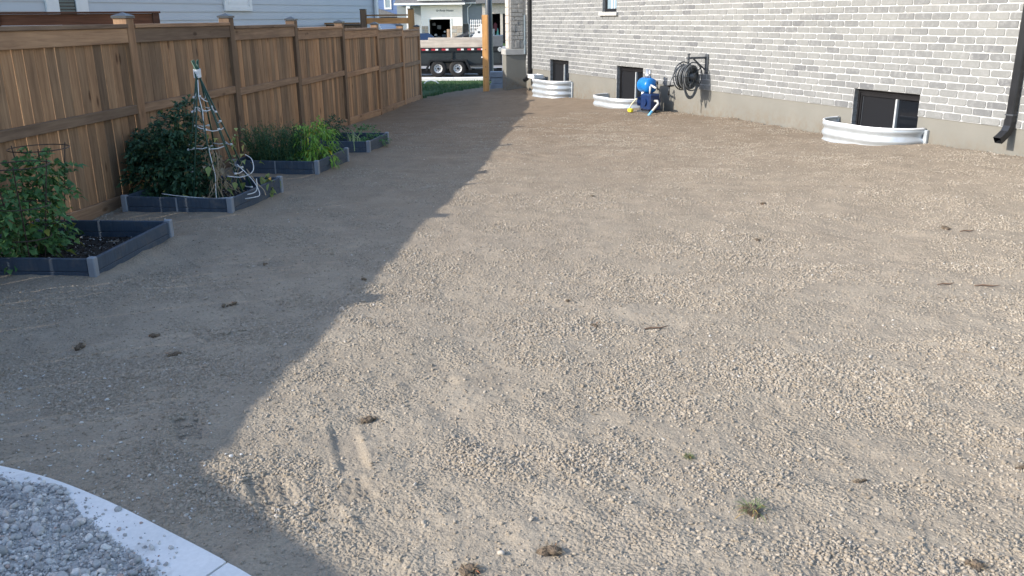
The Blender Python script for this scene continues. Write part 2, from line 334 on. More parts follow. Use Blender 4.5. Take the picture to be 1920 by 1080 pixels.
_n = len(CP); _K = tps_k(((CP[:, None, :2] - CP[None, :, :2])**2).sum(2)) + np.eye(_n) * .02
_P = np.c_[np.ones(_n), CP[:, :2]]; _A = np.zeros((_n + 3, _n + 3)); _A[:_n, :_n] = _K; _A[:_n, _n:] = _P; _A[_n:, :_n] = _P.T
_W = np.linalg.solve(_A, np.r_[CP[:, 2], 0, 0, 0])
def gz(x, y):
    x = np.clip(np.asarray(x, float), -60, 60); y = np.clip(np.asarray(y, float), -50, 100); sh = x.shape; q = np.c_[x.ravel(), y.ravel()]; out = np.empty(len(q))
    for i in range(0, len(q), 40000):
        b = q[i:i+40000]; k = tps_k(((b[:, None] - CP[None, :, :2])**2).sum(2)); out[i:i+40000] = k @ _W[:_n] + _W[_n] + b @ _W[_n+1:]
    return out.reshape(sh)
def g1(x, y): return float(gz(np.array([x]), np.array([y]))[0])

# local frames: side fence and house wall
AF, FO = rad(5.585), Vector((-4.7, 0, 0)); FD = Vector((math.sin(AF), math.cos(AF), 0)); FY = Vector((-math.cos(AF), math.sin(AF), 0))
def fpt(s, y, z=0): return FO + FD * s + FY * y + Vector((0, 0, z))
F_RZ = math.atan2(FD.y, FD.x)
WO = Vector((.4106, 22.7299, 0)); WD = Vector((.37265, -.92797, 0)); WI = Vector((.92797, .37265, 0)); W_RZ = math.atan2(WD.y, WD.x)
def wpt(s, y, z=0): return WO + WD * s + WI * y + Vector((0, 0, z))
def floc(x, y): dx, dy = x - FO.x, y - FO.y; return dx * FD.x + dy * FD.y, dx * FY.x + dy * FY.y
def wloc(x, y): dx, dy = x - WO.x, y - WO.y; return dx * WD.x + dy * WD.y, dx * WI.x + dy * WI.y

# concrete border outline (outer edge curve) and its gravel
CURB = [(-3.6, 3.36), (-3.0, 3.31), (-2.5, 3.22), (-2.1, 3.08), (-1.8, 2.96), (-1.5, 2.79), (-1.2, 2.59), (-.9, 2.38), (-.6, 2.14), (-.3, 1.86), (0, 1.56), (.3, 1.23)]
_cp = [np.array(p) for p in CURB]; CURB = []
for _i in range(len(_cp) - 1):
    p0, p1, p2, p3 = _cp[max(_i-1, 0)], _cp[_i], _cp[_i+1], _cp[min(_i+2, len(_cp)-1)]
    for _t in np.linspace(0, 1, 6)[:-1]: CURB.append(tuple(.5 * (2*p1 + (p2-p0)*_t + (2*p0-5*p1+4*p2-p3)*_t**2 + (3*p1-p0-3*p2+p3)*_t**3)))
CURB.append(tuple(_cp[-1]))
def curb_y(x): return np.interp(x, [p[0] for p in CURB], [p[1] for p in CURB], left=3.36, right=-9)
def soil_detail(x, y):
    d = np.hypot(x, y)
    z = .030 * pn(x * .9, y * .9, 1) + .014 * pn(x * 2.6, y * 2.6, 2) + .009 * pn(x * 6.3, y * 6.3, 3)
    a = rad(-18); u = x * math.cos(a) + y * math.sin(a); v = -x * math.sin(a) + y * math.cos(a)
    z += .020 * pn(u * .7, v * 5.5, 4) * sstep(-.1, .3, pn(x * .4, y * .4, 9))            # drag marks across the yard
    a = rad(-52); u = x * math.cos(a) + y * math.sin(a); v = -x * math.sin(a) + y * math.cos(a)
    z += .013 * pn(u * .8, v * 8, 5) * sstep(0, .3, pn(x * .5 + 7, y * .5, 8))
    near = 1 - sstep(5, 11, d); z += near * (.0065 * pn(x * 17, y * 17, 6) + .0035 * pn(x * 38, y * 38, 7))
    # scrape and boot prints
    def pit(z, cx, cy, ang, L, Wd, dep, lugs=0, round_=True):
        c, s = math.cos(ang), math.sin(ang); u = (x - cx) * c + (y - cy) * s; v = -(x - cx) * s + (y - cy) * c
        m = (1 - sstep(L * .82, L * 1.05, np.abs(u))) * (1 - sstep(Wd * .80, Wd * 1.12, np.abs(v)))
        z = z * (1 - m * .85) - dep * m
        if lugs: z = z + m * .007 * np.sign(np.sin(u * lugs)) * (np.abs(v) < Wd * .75)
        rim = np.exp(-((np.maximum(np.abs(u) / L, np.abs(v) / Wd) - 1.25) / .14)**2); return z + rim * .004
    z = pit(z, -.695, 3.24, rad(-72), .21, .055, .020)
    z = pit(z, -.60, 2.87, rad(-60), .10, .06, .012, 170)
    z = pit(z, -.46, 2.62, rad(-55), .15, .05, .015)
    z = pit(z, -.92, 2.88, rad(-60), .15, .07, .014, 150)
    z = pit(z, -1.42, 3.40, rad(-62), .13, .06, .006, 150)
    z = pit(z, -.40, 3.86, rad(20), .13, .06, .010)
    z = pit(z, -1.55, 5.0, rad(15), .15, .06, .014); z = pit(z, -1.6, 4.55, rad(30), .13, .055, .012)
    return z
BEDS = [(5.87, 7.02, -1.22, -.12), (8.03, 9.15, -1.36, -.30), (10.32, 11.36, -1.45, -.42), (12.2, 13.14, -1.57, -.58)]     # s0,s1,y0,y1 in the fence frame
def yard_mask(x, y):
    fs, fy = floc(x, y); ws, wy = wloc(x, y)
    m = (fy < .0) & ~((ws > -.3) & (wy > -.0)) & (y > curb_y(x) - .01)
    m &= ~((y > 22.6) & (x < -2.55 + (y - 23.2) * .25 + .10 * np.sin(y * 3.1) + .06 * np.sin(y * 9)))
    return m

# the ground sheet
def axis_pts(lo, hi):
    c = [0.0]
    st = .5
    while c[-1] < hi:
        if c[-1] > 34: st *= 1.12
        c.append(c[-1] + st)
    n = [0.0]; st = .5
    while n[-1] > lo:
        if n[-1] < -14: st *= 1.15
        n.append(n[-1] - st)
    return np.array(sorted(set(n + c)))
gx = np.concatenate([-axis_pts(-1, 900)[::-1], axis_pts(-1, 900)]); gx = np.unique(np.round(gx, 3)); gy = axis_pts(-300, 900)
GX, GY = np.meshgrid(gx, gy); GZ = gz(GX, GY) - .05 - .035 * (yard_mask(GX, GY)); nx, ny = len(gx), len(gy)
ii = (np.arange(ny - 1)[:, None] * nx + np.arange(nx - 1)[None]).ravel()
gr = link('ground', np_mesh('ground', np.c_[GX.ravel(), GY.ravel(), GZ.ravel()], np.c_[ii, ii + 1, ii + nx + 1, ii + nx], M['lawn'], True)); gr['kind'] = 'structure'

# fine soil sheet, denser where it is nearest
dd = [1.0]
while dd[-1] < 31: dd.append(dd[-1] * 1.0046)
dd = np.array(dd); th = np.linspace(rad(-62), rad(62), 470); D, T = np.meshgrid(dd, th, indexing='ij'); SX = D * np.sin(T); SY = D * np.cos(T)
SZ = gz(SX, SY) + soil_detail(SX, SY)
for (s0, s1, y0, y1) in BEDS:                 # soil banked a little against the beds
    fs, fy = floc(SX, SY); o_ = np.maximum(np.maximum(s0 - fs, fs - s1), np.maximum(y0 - fy, fy - y1)); SZ += .03 * np.exp(-(np.maximum(o_, 0) / .10)**2) * (o_ > -.2)
nr_, nc_ = D.shape; ii = (np.arange(nr_ - 1)[:, None] * nc_ + np.arange(nc_ - 1)[None]).ravel(); Fq = np.c_[ii, ii + nc_, ii + nc_ + 1, ii + 1][:, ::-1]
km = yard_mask(SX, SY).ravel(); Fq = Fq[km[Fq].all(1)]
so_ = link('bare_soil', np_mesh('bare_soil', np.c_[SX.ravel(), SY.ravel(), SZ.ravel()], Fq, M['soil'], True)); so_['kind'] = 'structure'

# ------------------------------------------------------------------ scatter (geometry nodes instances of small stones and clods)
def ico(sub=1):
    import bmesh
    bm = bmesh.new(); bmesh.ops.create_icosphere(bm, subdivisions=sub, radius=1); V = np.array([v.co[:] for v in bm.verts]); F = [tuple(v.index for v in f.verts) for f in bm.faces]; bm.free(); return V, F
def lump(name, mat, seed, flat=.75, rough=.28, smooth=False):
    V, F = ico(2); r = np.random.default_rng(seed); D = r.normal(size=(7, 3)); D /= np.linalg.norm(D, axis=1)[:, None]; k = np.zeros(len(V))
    for d_ in D: k += r.uniform(-1, 1) * np.cos(3 * np.arccos(np.clip(V @ d_, -1, 1)) + r.uniform(0, 6))
    V = V * (1 + rough * k / 2.2)[:, None] * np.array([1, r.uniform(.7, .95), flat]); me = np_mesh(name, V, np.array(F), mat, smooth); return bpy.data.objects.new(name, me)
def scatter(name, P, S, protos, parent=None):
    me = bpy.data.meshes.new(name); n = len(P); me.vertices.add(n); me.vertices.foreach_set('co', np.asarray(P, np.float32).ravel())
    a = me.attributes.new('sc', 'FLOAT', 'POINT'); a.data.foreach_set('value', np.asarray(S, np.float32))
    a = me.attributes.new('rt', 'FLOAT_VECTOR', 'POINT'); rt = np.c_[RNG.normal(0, .35, n), RNG.normal(0, .35, n), RNG.uniform(0, 6.28, n)].astype(np.float32); a.data.foreach_set('vector', rt.ravel())
    a = me.attributes.new('ix', 'INT', 'POINT'); a.data.foreach_set('value', RNG.integers(0, len(protos), n).astype(np.int32))
    c = bpy.data.collections.new(name + '_shapes')
    for p in protos: c.objects.link(p)
    g = bpy.data.node_groups.new(name, 'GeometryNodeTree'); g.interface.new_socket('Geometry', in_out='INPUT', socket_type='NodeSocketGeometry'); g.interface.new_socket('Geometry', in_out='OUTPUT', socket_type='NodeSocketGeometry')
    N = g.nodes; L = g.links; gi = N.new('NodeGroupInput'); go = N.new('NodeGroupOutput'); ip = N.new('GeometryNodeInstanceOnPoints'); ci = N.new('GeometryNodeCollectionInfo')
    ci.inputs['Collection'].default_value = c; ci.inputs['Separate Children'].default_value = True; ci.inputs['Reset Children'].default_value = True
    ip.inputs['Pick Instance'].default_value = True
    def at(nm, ty):
        x = N.new('GeometryNodeInputNamedAttribute'); x.data_type = ty; x.inputs['Name'].default_value = nm; return x.outputs['Attribute']
    L.new(gi.outputs[0], ip.inputs['Points']); L.new(ci.outputs[0], ip.inputs['Instance']); L.new(at('ix', 'INT'), ip.inputs['Instance Index']); L.new(at('sc', 'FLOAT'), ip.inputs['Scale'])
    er = N.new('FunctionNodeEulerToRotation'); L.new(at('rt', 'FLOAT_VECTOR'), er.inputs[0]); L.new(er.outputs[0], ip.inputs['Rotation']); L.new(ip.outputs[0], go.inputs[0])
    o = link(name, me, parent); o.modifiers.new('scatter', 'NODES').node_group = g; o['kind'] = 'stuff'; return o
n = 900000; d_ = np.exp(RNG.uniform(math.log(1.9), math.log(17), n)); t_ = RNG.uniform(rad(-45), rad(45), n); x = d_ * np.sin(t_); y = d_ * np.cos(t_)
patch = pn(x * .9 + 3, y * .9, 21) + .7 * pn(x * 2.7, y * 2.7, 22) + .5 * pn(x * 6, y * 6, 23)
a_ = rad(-40); u_ = x * math.cos(a_) + y * math.sin(a_); v_ = -x * math.sin(a_) + y * math.cos(a_); patch += .9 * pn(u_ * .55, v_ * 3.6, 24); a_ = rad(-8); u_ = x * math.cos(a_) + y * math.sin(a_); v_ = -x * math.sin(a_) + y * math.cos(a_); patch += .7 * pn(u_ * .5, v_ * 2.8, 25)
dens = .14 + .86 * sstep(-.3, .7, patch); dens *= np.minimum(1, 11500 / (n / (2.19 * 1.57 * d_**2))); keep = (RNG.uniform(size=n) < dens) & yard_mask(x, y)
for (s0, s1, y0, y1) in BEDS:
    fs, fy = floc(x, y); keep &= ~((fs > s0 - .02) & (fs < s1 + .02) & (fy > y0 - .02) & (fy < y1 + .02))
for (cx, cy, rr) in ((-.695, 3.24, .13), (-.74, 3.4, .07), (-.64, 3.08, .07), (-.92, 2.88, .12), (-.6, 2.87, .08), (-.46, 2.62, .09), (-1.25, 3.36, .11)): keep &= ((x - cx)**2 + (y - cy)**2 > rr * rr) | (RNG.uniform(size=n) < .06)
x, y, d_, patch = x[keep], y[keep], d_[keep], patch[keep]
s = np.exp(RNG.normal(math.log(.0037), .42, len(x))) * (1 + .35 * sstep(0, .8, patch)) * (1 + .015 * np.clip(d_ - 3, 0, 6)); s = np.clip(s, .0015, .0092)
big = RNG.uniform(size=len(x)) < .004; s[big] *= 1.6
z = gz(x, y) + soil_detail(x, y) + s * .05
scatter('soil_clods', np.c_[x, y, z], s, [lump('clod', M['clod'], k, .68, .42) for k in range(5)])

# ------------------------------------------------------------------ concrete border with gravel
root = thing('concrete_border', 'curved pale concrete border slab in the bottom left corner', 'slab')
outer = [p for p in CURB]; inner = [(-3.6, -1.5), (.3, -1.5)]
def slab(polys, z0, z1, name, mat, parent):
    mb = MB(); n = len(polys); mb.add([(x, y, z0) for x, y in polys] + [(x, y, z1) for x, y in polys], [tuple(range(n)), tuple(range(2*n-1, n-1, -1))] + [(i, (i+1) % n, (i+1) % n + n, i + n) for i in range(n)]); return mb.build(name, mat, parent)
J = (-.94, 2.44); joint_i = 7
A_ = [p for p in CURB if p[0] < -.945] + [(-.944, 2.410), (-1.547, 1.35), (-3.6, 1.2)]; B_ = [(-.936, 2.404)] + [p for p in CURB if p[0] > -.93] + [(.3, -1), (-1.9, -1), (-1.539, 1.346)]
slab(A_[::-1], -.25, .012, 'slab_section', M['concrete'], root); slab(B_[::-1], -.25, .012, 'slab_section', M['concrete'], root)
# gravel heap lying on the slab
GE = [(-3.6, 3.18), (-2.6, 3.1), (-1.98, 2.95), (-1.74, 2.91), (-1.64, 2.80), (-1.51, 2.66), (-1.28, 2.48), (-1.13, 2.33), (-1.0, 2.1), (-1.05, 1.7), (-1.3, 1.25)]
def ge_y(x): return np.interp(x, [p[0] for p in GE[:8]] + [-1.0], [p[1] for p in GE[:8]] + [2.05])
xs = np.linspace(-3.5, -1.02, 190); ys = np.linspace(1.3, 3.2, 150); HX, HY = np.meshgrid(xs, ys); edge = ge_y(HX) + .03 * pn(HX * 9, HY * 9, 31) - HY
HZ = .013 + .055 * sstep(0, .5, edge) + .012 * pn(HX * 8, HY * 8, 33) * sstep(0, .15, edge) + .006 * pn(HX * 28, HY * 28, 34) - .02 * (edge < 0); nx = len(xs); ii = (np.arange(len(ys) - 1)[:, None] * nx + np.arange(nx - 1)[None]).ravel(); Fq = np.c_[ii, ii+1, ii+nx+1, ii+nx]; Fq = Fq[(edge.ravel()[Fq] > -.02).all(1)]
o = link('gravel_heap', np_mesh('gravel_heap', np.c_[HX.ravel(), HY.ravel(), HZ.ravel()], Fq, M['gravel'], True)); o['kind'] = 'stuff'; tag(o, 'grey gravel dust lying on the concrete border', 'gravel')
n = 60000; x = RNG.uniform(-3.3, -.95, n); y = RNG.uniform(1.5, 3.25, n); e = ge_y(x) + .03 * pn(x * 9, y * 9, 31) - y
k = (e > 0) | ((e > -.3) & (RNG.uniform(size=n) < .22 * np.exp(np.minimum(e, 0) * 14)) & (y < curb_y(x) - .02)); x, y, e = x[k], y[k], e[k]; s = np.exp(RNG.normal(math.log(.0034), .62, len(x))); s = np.clip(s, .0015, .022)
z = np.where(e > 0, .013 + .055 * sstep(0, .5, e) + .012 * pn(x * 8, y * 8, 33) * sstep(0, .15, e), .012) + s * .4
o = scatter('gravel_stones', np.c_[x, y, z], s, [lump('gravel_stone', M['stone'], 40 + k, .7, .3) for k in range(5)]); tag(o, 'loose grey crushed stones over the concrete border', 'gravel')
# pale pebbles scattered on the shaded soil next to the border
n = 520; x = RNG.uniform(-2.9, -.55, n); y = curb_y(x) + np.abs(RNG.normal(0, .5, n)); k = yard_mask(x, y) & (y > curb_y(x) + .02) & (y < 5.5) & (x < -1.0 - .1 * RNG.normal(size=n)); x, y = x[k], y[k]; s = np.clip(np.exp(RNG.normal(math.log(.0034), .5, len(x))), .0016, .015)
o = scatter('pale_pebbles', np.c_[x, y, gz(x, y) + soil_detail(x, y) + s * .4], s, [lump('pebble', plain('pale_pebble', (.50, .50, .49), .8, .25, 3), 60 + k, .6, .45) for k in range(3)]); tag(o, 'pale pebbles scattered over the shaded soil', 'pebbles')

# ------------------------------------------------------------------ the brick house
HR = thing('brick_house', 'grey brick house with white mortar and basement windows along the bare yard', 'house', WO, W_RZ)
S_END, Z_F, CRS = 19.5, .458, .089
WIN = [(1.49, 2.535, -.35, .727), (4.81, 5.89, -.35, .727), (11.54, 12.68, -.35, .727)]; UPW = (4.115, 4.75, 1.778, 3.2)
OPEN = WIN + [UPW]
def wall_grid(name, mat, y, zlo, zhi, s0, s1, th):
    xs = sorted({s0, s1} | {v for o in OPEN for v in o[:2] if s0 < v < s1}); zs = sorted({zlo, zhi} | {min(max(v, zlo), zhi) for o in OPEN for v in o[2:]}); mb = MB()
    for i in range(len(xs) - 1):
        for j in range(len(zs) - 1):
            cx, cz = (xs[i] + xs[i+1]) / 2, (zs[j] + zs[j+1]) / 2
            if any(o[0] < cx < o[1] and o[2] < cz < o[3] for o in OPEN): continue
            mb.box(xs[i], xs[i+1], y, y + th, zs[j], zs[j+1])
    return mb.build(name, mat, HR)
wall_grid('foundation', M['parging'], .012, -1.2, Z_F, 0, S_END, .12)
wall_grid('mortar_wall', M['mortar'], .0, Z_F, 2.64, 0, S_END, .12)
mb = MB(); mb.box(0, S_END, 0, .12, 2.64, 5.6).box(0, .12, .122, 9, -1.2, 5.6).box(S_END - .12, S_END, .122, 9, -1.2, 5.6).box(.121, S_END - .121, 8.88, 9, -1.2, 5.6); mb.build('upper_wall', M['upper_brick'], HR)
mb = MB(); mb.prism([(-.35, 5.601), (S_END + .35, 5.601), (S_END - 3, 7.4), (3, 7.4)], -.35, 9.35); mb.build('roof', M['shingle'], HR)
# bricks
def brick_shape(L, H, r, jit=1.0):
    c = [min(.030, abs(r.normal(.007, .007)) + .003) for _ in range(4)]; j = lambda: r.normal(0, .0011) * jit; x0, x1, z0, z1 = -L / 2, L / 2, -H / 2, H / 2
    o = [(x0 + c[0], z0 + j()), (x1 - c[1], z0 + j()), (x1 + j(), z0 + c[1] * .8), (x1 + j(), z1 - c[2] * .8), (x1 - c[2], z1 + j()), (x0 + c[3], z1 + j()), (x0 + j(), z1 - c[3] * .8), (x0 + j(), z0 + c[0] * .8)]
    dy = .0065 + r.uniform(-.001, .002); k = .0035
    V = [(x, .004, z) for x, z in o] + [(x - math.copysign(k, x), -dy, z - math.copysign(k, z)) for x, z in o]
    return V, [tuple(range(8, 16))] + [(i, (i+1) % 8, (i+1) % 8 + 8, i + 8) for i in range(8)]
br = np.random.default_rng(5); bl = []; GAP = .010
for k in range(24):
    z0 = Z_F + k * CRS; off = (k % 2) * .1335 + br.uniform(-.03, .03); x = -off
    if z0 + CRS > 2.645: break
    while x < S_END:
        L = .267; a, b = max(x + GAP / 2, .004), min(x + L - GAP / 2, S_END); x += L
        segs = [(a, b)]
        for o in OPEN:
            if o[2] < z0 + CRS / 2 < o[3]:
                ns = []
                for (p, q) in segs:
                    if q <= o[0] or p >= o[1]: ns.append((p, q)); continue
                    if p < o[0] - .02: ns.append((p, o[0] - .004))
                    if q > o[1] + .02: ns.append((o[1] + .004, q))
                segs = ns
        for (p, q) in segs:
            if q - p > .02: bl.append(((p + q) / 2, z0 + CRS / 2 - .001 + br.normal(0, .0012), q - p))
HB = CRS - .011; camp = Vector((0, 0, EYE))
inview = [b for b in bl if b[1] < 1.88 and b[0] < 14.3]; inview.sort(key=lambda b: (wpt(b[0], 0, b[1]) - camp).length); single = set(id(b) for b in inview[:300])
variants = []
for i in range(14): V, F = brick_shape(.257, HB, br); variants.append(MB().add(V, F).mesh('brick', M['brick']))
rest = MB()
for b in bl:
    if id(b) in single:
        if abs(b[2] - .257) < .002: me = variants[br.integers(14)]
        else: V, F = brick_shape(b[2], HB, br); me = MB().add(V, F).mesh('brick', M['brick'])
        link('brick', me, HR, (b[0], 0, b[1]))
    else:
        V, F = brick_shape(b[2], HB, br); rest.add([(x + b[0], y, z + b[1]) for x, y, z in V], F)
o = rest.build('bricks', M['brick'], HR); o['kind'] = 'stuff'
# basement windows
for (a, b, z0, z1) in WIN:
    wd = MB(); yf = .075
    for (x0, x1, p, q) in ((a, b, z1 - .05, z1), (a, a + .045, z0, z1 - .05), (b - .045, b, z0, z1 - .05)): wd.box(x0, x1, yf, yf + .06, p, q)
    wd.box(a + .045, b - .045, yf + .012, yf + .06, z1 - .095, z1 - .053)
    wf = wd.build('window', M['frame'], HR); ms = a + (b - a) * .60
    MB().box(a + .05, ms - .03, yf + .03, yf + .04, z0, z1 - .097).build('screen_pane', M['screen'], wf)
    MB().box(ms + .022, b - .047, yf + .042, yf + .05, z0, z1 - .097).build('glass_pane', M['glass'], wf)
    MB().bbox(ms - .008, ms + .020, yf + .004, yf + .05, z0, z1 - .10, .004).build('meeting_rail', M['strip'], wf)
    MB().box(ms - .030, ms - .009, yf + .015, yf + .05, z0, z1 - .097).box(a + .046, a + .075, yf + .015, yf + .05, z0, z1 - .097).build('sash', M['frame'], wf)
    MB().box(a + .09, a + .097, yf + .02, yf + .03, z0, z1 - .1).build('pull_bar', M['dark_metal'], wf)
    j = MB()
    for k in range(12):                                   # rough cut brick ends of the left reveal
        zz = z0 + (z1 - z0) * k / 12; j.box(a + .0005, a + .012 + .01 * random.random(), .004, yf, zz, zz + (z1 - z0) / 12 - .006)
    j.build('reveal', M['jamb'], wf)
    MB().box(a, b, .005, yf, z1 + .0005, z1 + .008).build('lintel', M['black_metal'], wf)
    MB().box(a, b, .128, .13, z0, z1).build('dark_backing', M['dark_in'], wf)
a, b, z0, z1 = UPW; wd = MB()
for (x0, x1, p, q) in ((a, b, z0, z0 + .07), (a, a + .06, z0 + .07, z1), (b - .06, b, z0 + .07, z1)): wd.box(x0, x1, .07, .13, p, q)
wf = wd.build('window', M['frame'], HR); MB().box(a + .06, b - .06, .10, .11, z0 + .07, z1).build('glass_pane', M['glass2'], wf); MB().box(a + .24, a + .27, .096, .10, z0 + .07, z1).box(a + .36, a + .38, .096, .10, z0 + .07, z1).build('curtain', M['white_trim'], wf)
MB().box(a + .0005, a + .012, .004, .07, z0, z1).build('reveal', M['jamb'], wf)
MB().bbox(a - .07, b + .08, -.055, .068, z0 - .072, z0 - .002, .006).build('sill', M['limestone'], HR)
# stone pier at the far corner
pr = MB().box(-.34, -.004, -.43, -.004, .93, 3.2).build('pier_core', M['pale_brick'], HR); pr.rotation_euler.z = rad(-8); rr = np.random.default_rng(3); z = .935
while z < 3.15:
    h = rr.choice([.10, .16, .21]); y = -.40
    while y < -.07:
        wd_ = min(rr.choice([.12, .2, .30]), -.07 - y);
        if -.07 - (y + wd_) < .06: wd_ = -.07 - y
        MB().bbox(-.004, .024 + rr.uniform(0, .012), y + .005, y + wd_ - .005, z + .005, z + h - .005, .006).build('stone', M['pier_stone'], pr); y += wd_
    z += h
for k in range(11): MB().bbox(-.335, -.02, -.448, -.43, .94 + k * .2, .94 + k * .2 + .188, .006).build('quoin', M['pale_brick'], pr)
_p = MB().bbox(-.42, .05, -.545, .0, .78, .928, .01).build('pier_base_cap', M['limestone'], HR); _p.rotation_euler.z = rad(-8)
_p = MB().box(-.40, .02, -.52, .0, -1.0, .778).build('pier_foundation', M['parging'], HR); _p.rotation_euler.z = rad(-8)
MB().tube([(.055, -.045, .80), (.055, -.045, 1.75)], .024, 8).bbox(.028, .075, -.07, .0, 1.02, 1.14, .004).build('conduit', M['conduit'], HR)
# downspouts
def spout(s, zt, zb, wid, name='downspout'):
    m = MB().bbox(s - wid / 2, s + wid / 2, -.085, -.012, zb + .1, zt, .010)
    d = m.build(name, M['black_metal'], HR)
    pts = [(s, -.05, zb + .13), (s, -.055, zb + .05), (s, -.09, zb - .02), (s, -.16, zb - .075), (s, -.20, zb - .10)]; e = MB(); V = []
    for i, p in enumerate(pts):
        tx = Vector(pts[min(i+1, 4)]) - Vector(pts[max(i-1, 0)]); tx.normalize(); up = Vector((1, 0, 0)); q = tx.cross(up); hw, hd = wid / 2 * .96, .038
        V += [Vector(p) + up * a_ + q * b_ for a_, b_ in ((-hw, -hd), (hw, -hd), (hw, hd), (-hw, hd))]
    Fc = [(i*4+k, i*4+(k+1) % 4, i*4+4+(k+1) % 4, i*4+4+k) for i in range(4) for k in range(4)]; e.add(V, Fc); e.build('elbow', M['black_metal'], d)
    MB().box(s - wid / 2 - .004, s + wid / 2 + .004, -.089, -.008, zb + .17, zb + .185).build('band', M['dark_metal'], d)
spout(.36, 5.4, .26, .105); spout(14.02, 5.4, .43, .095)

# ------------------------------------------------------------------ window wells
def well(s0, s1, dep, ztop, zbot, label):
    r = thing('window_well', label, 'window well', WO, W_RZ, 'galvanised window wells along the house'); cr_ = dep * .92; pl = []
    mid = []
    for k in range(11): a = math.pi + k / 10 * math.pi / 2; mid.append((s0 + cr_ + cr_ * math.cos(a), -dep + cr_ + cr_ * math.sin(a)))
    for k in range(11): a = 1.5 * math.pi + k / 10 * math.pi / 2; mid.append((s1 - cr_ + cr_ * math.cos(a), -dep + cr_ + cr_ * math.sin(a)))
    pl = [(s0, -.005)] + mid + [(s1, -.005)]; pl = [p for i, p in enumerate(pl) if i == 0 or (abs(p[0] - pl[i-1][0]) + abs(p[1] - pl[i-1][1])) > 1e-4]
    P = np.array(pl); Tn = np.gradient(P, axis=0); Tn /= np.linalg.norm(Tn, axis=1)[:, None]; Nn = np.c_[Tn[:, 1], -Tn[:, 0]]
    zs = np.arange(zbot, ztop, .014); V = []; n = len(P)
    for z in zs:
        o_ = .014 * math.sin((ztop - z) / .125 * 2 * math.pi); V += [(P[i, 0] + Nn[i, 0] * o_, min(P[i, 1] + Nn[i, 1] * o_, -.004), z) for i in range(n)]
    mb = MB(); mb.add(V, [(k*n+i, k*n+i+1, k*n+n+i+1, k*n+n+i) for k in range(len(zs) - 1) for i in range(n - 1)])
    o = mb.build('corrugated_wall', M['galv'], r, True); sm = o.modifiers.new('thickness', 'SOLIDIFY'); sm.thickness = .004
    MB().tube([(p[0], min(p[1], -.012), ztop + .004) for p in pl], .013, 8).build('rolled_rim', M['white_metal'], r, True)
    for s in (s0, s1): MB().bbox(s - .035 if s == s0 else s - .004, s + .004 if s == s0 else s + .055, -.028, .008, zbot, ztop - .01, .004).build('flange', M['galv'], r)
    return r
well(1.22, 2.72, .50, .275, -.6, 'galvanised window well farthest along the wall, beside the far downspout')
well(4.50, 6.02, .55, .135, -.6, 'galvanised window well beside the blue pump')
well(11.32, 12.83, .56, .315, -.5, 'galvanised window well nearest the camera, under the widest looking window')
# white plastic splash tray standing behind the far well rim
tr = thing('plastic_tray', 'white plastic tray resting at the far window well beside the downspout', 'tray', WO, W_RZ)
MB().box(.98, 1.36, -.36, -.345, .27, .36).box(.98, 1.36, -.12, -.105, .27, .36).box(.98, .995, -.345, -.12, .27, .36).box(1.345, 1.36, -.345, -.12, .27, .36).box(.995, 1.345, -.345, -.12, .265, .275).build('tub', M['white_metal'], tr)
MB().box(.96, 1.38, -.378, -.361, .352, .364).build('lip', M['white_trim'], tr)

# ------------------------------------------------------------------ pump
pz = g1(*wpt(6.3, -.32)[:2]); pu = thing('water_pump', 'blue pressure tank on a navy pump with white pipes against the foundation', 'pump', wpt(6.66, -.36, pz), W_RZ); pu.scale = (.93, .93, .93)
def capsule(L, r, n=24): return [(.001, -L/2 - r * .55)] + [(r * math.sin(a), -L/2 - r * .55 * math.cos(a)) for a in np.linspace(.2, math.pi/2, 7)] + [(r * 1.012, -.012), (r * 1.012, .012)] + [(r * math.sin(a), L/2 - r * .55 * math.cos(a)) for a in np.linspace(math.pi/2, math.pi - .2, 7)] + [(.001, L/2 + r * .55)]
MB().lathe(capsule(.27, .150), Matrix.Translation((0, 0, .53)) @ Matrix.Rotation(rad(90), 4, 'Y'), 28).build('tank', M['blue_tank'], pu, True)
MB().bbox(.0, .37, -.15, .12, .06, .385, .03).build('pump_body', M['blue_pump'], pu)
MB().lathe([(.001, 0), (.085, 0), (.095, .02), (.095, .20), (.08, .22), (.001, .22)], Matrix.Translation((-.02, -.0, .20)) @ Matrix.Rotation(rad(-90), 4, 'Y'), 20).build('motor', M['blue_pump'], pu, True)
MB().lathe([(.001, 0), (.075, 0), (.075, .03), (.001, .035)], Matrix.Translation((.20, -.15, .22)) @ Matrix.Rotation(rad(90), 4, 'X'), 20).build('cover', M['blue_pump'], pu)
MB().box(-.11, -.02, -.06, .08, .30, .40).build('saddle', M['white_metal'], pu)
MB().box(-.18, .30, -.11, .12, .0, .03).box(-.16, -.10, -.06, .06, .03, .11).box(.05, .25, -.08, .08, .03, .085).build('foot', M['dark_metal'], pu)
MB().lathe([(.001, 0), (.06, 0), (.06, .06), (.045, .07), (.045, .16), (.001, .16)], Matrix.Translation((.02, .0, .685)), 14).tube([(.10, 0, .68), (.10, 0, .84)], .028, 8).build('fitting', M['chrome'], pu, True)
MB().tube([(.18, -.03, .55), (.33, -.04, .52), (.42, -.04, .50)], .021, 8).tube([(.26, -.08, .53), (.26, -.08, .38)], .020, 8).build('upper_pipe', M['pvc'], pu, True)
MB().tube([(.36, -.03, .25), (.50, -.05, .26), (.60, -.09, .22), (.57, -.20, .08)], .024, 8).build('outlet_pipe', M['pvc'], pu, True)
MB().tube([(.57, -.20, .085), (.54, -.29, -.04)], .026, 8).build('outlet_hose', M['blue_pipe'], pu, True)
MB().tube([(.31, .05, .50), (.38, .08, .44), (.37, .08, .30), (.33, .05, .22)], .012, 6).tube([(.30, .02, .56), (.36, .0, .60), (.42, 0, .46)], .014, 6).build('black_tubing', M['hose'], pu, True)
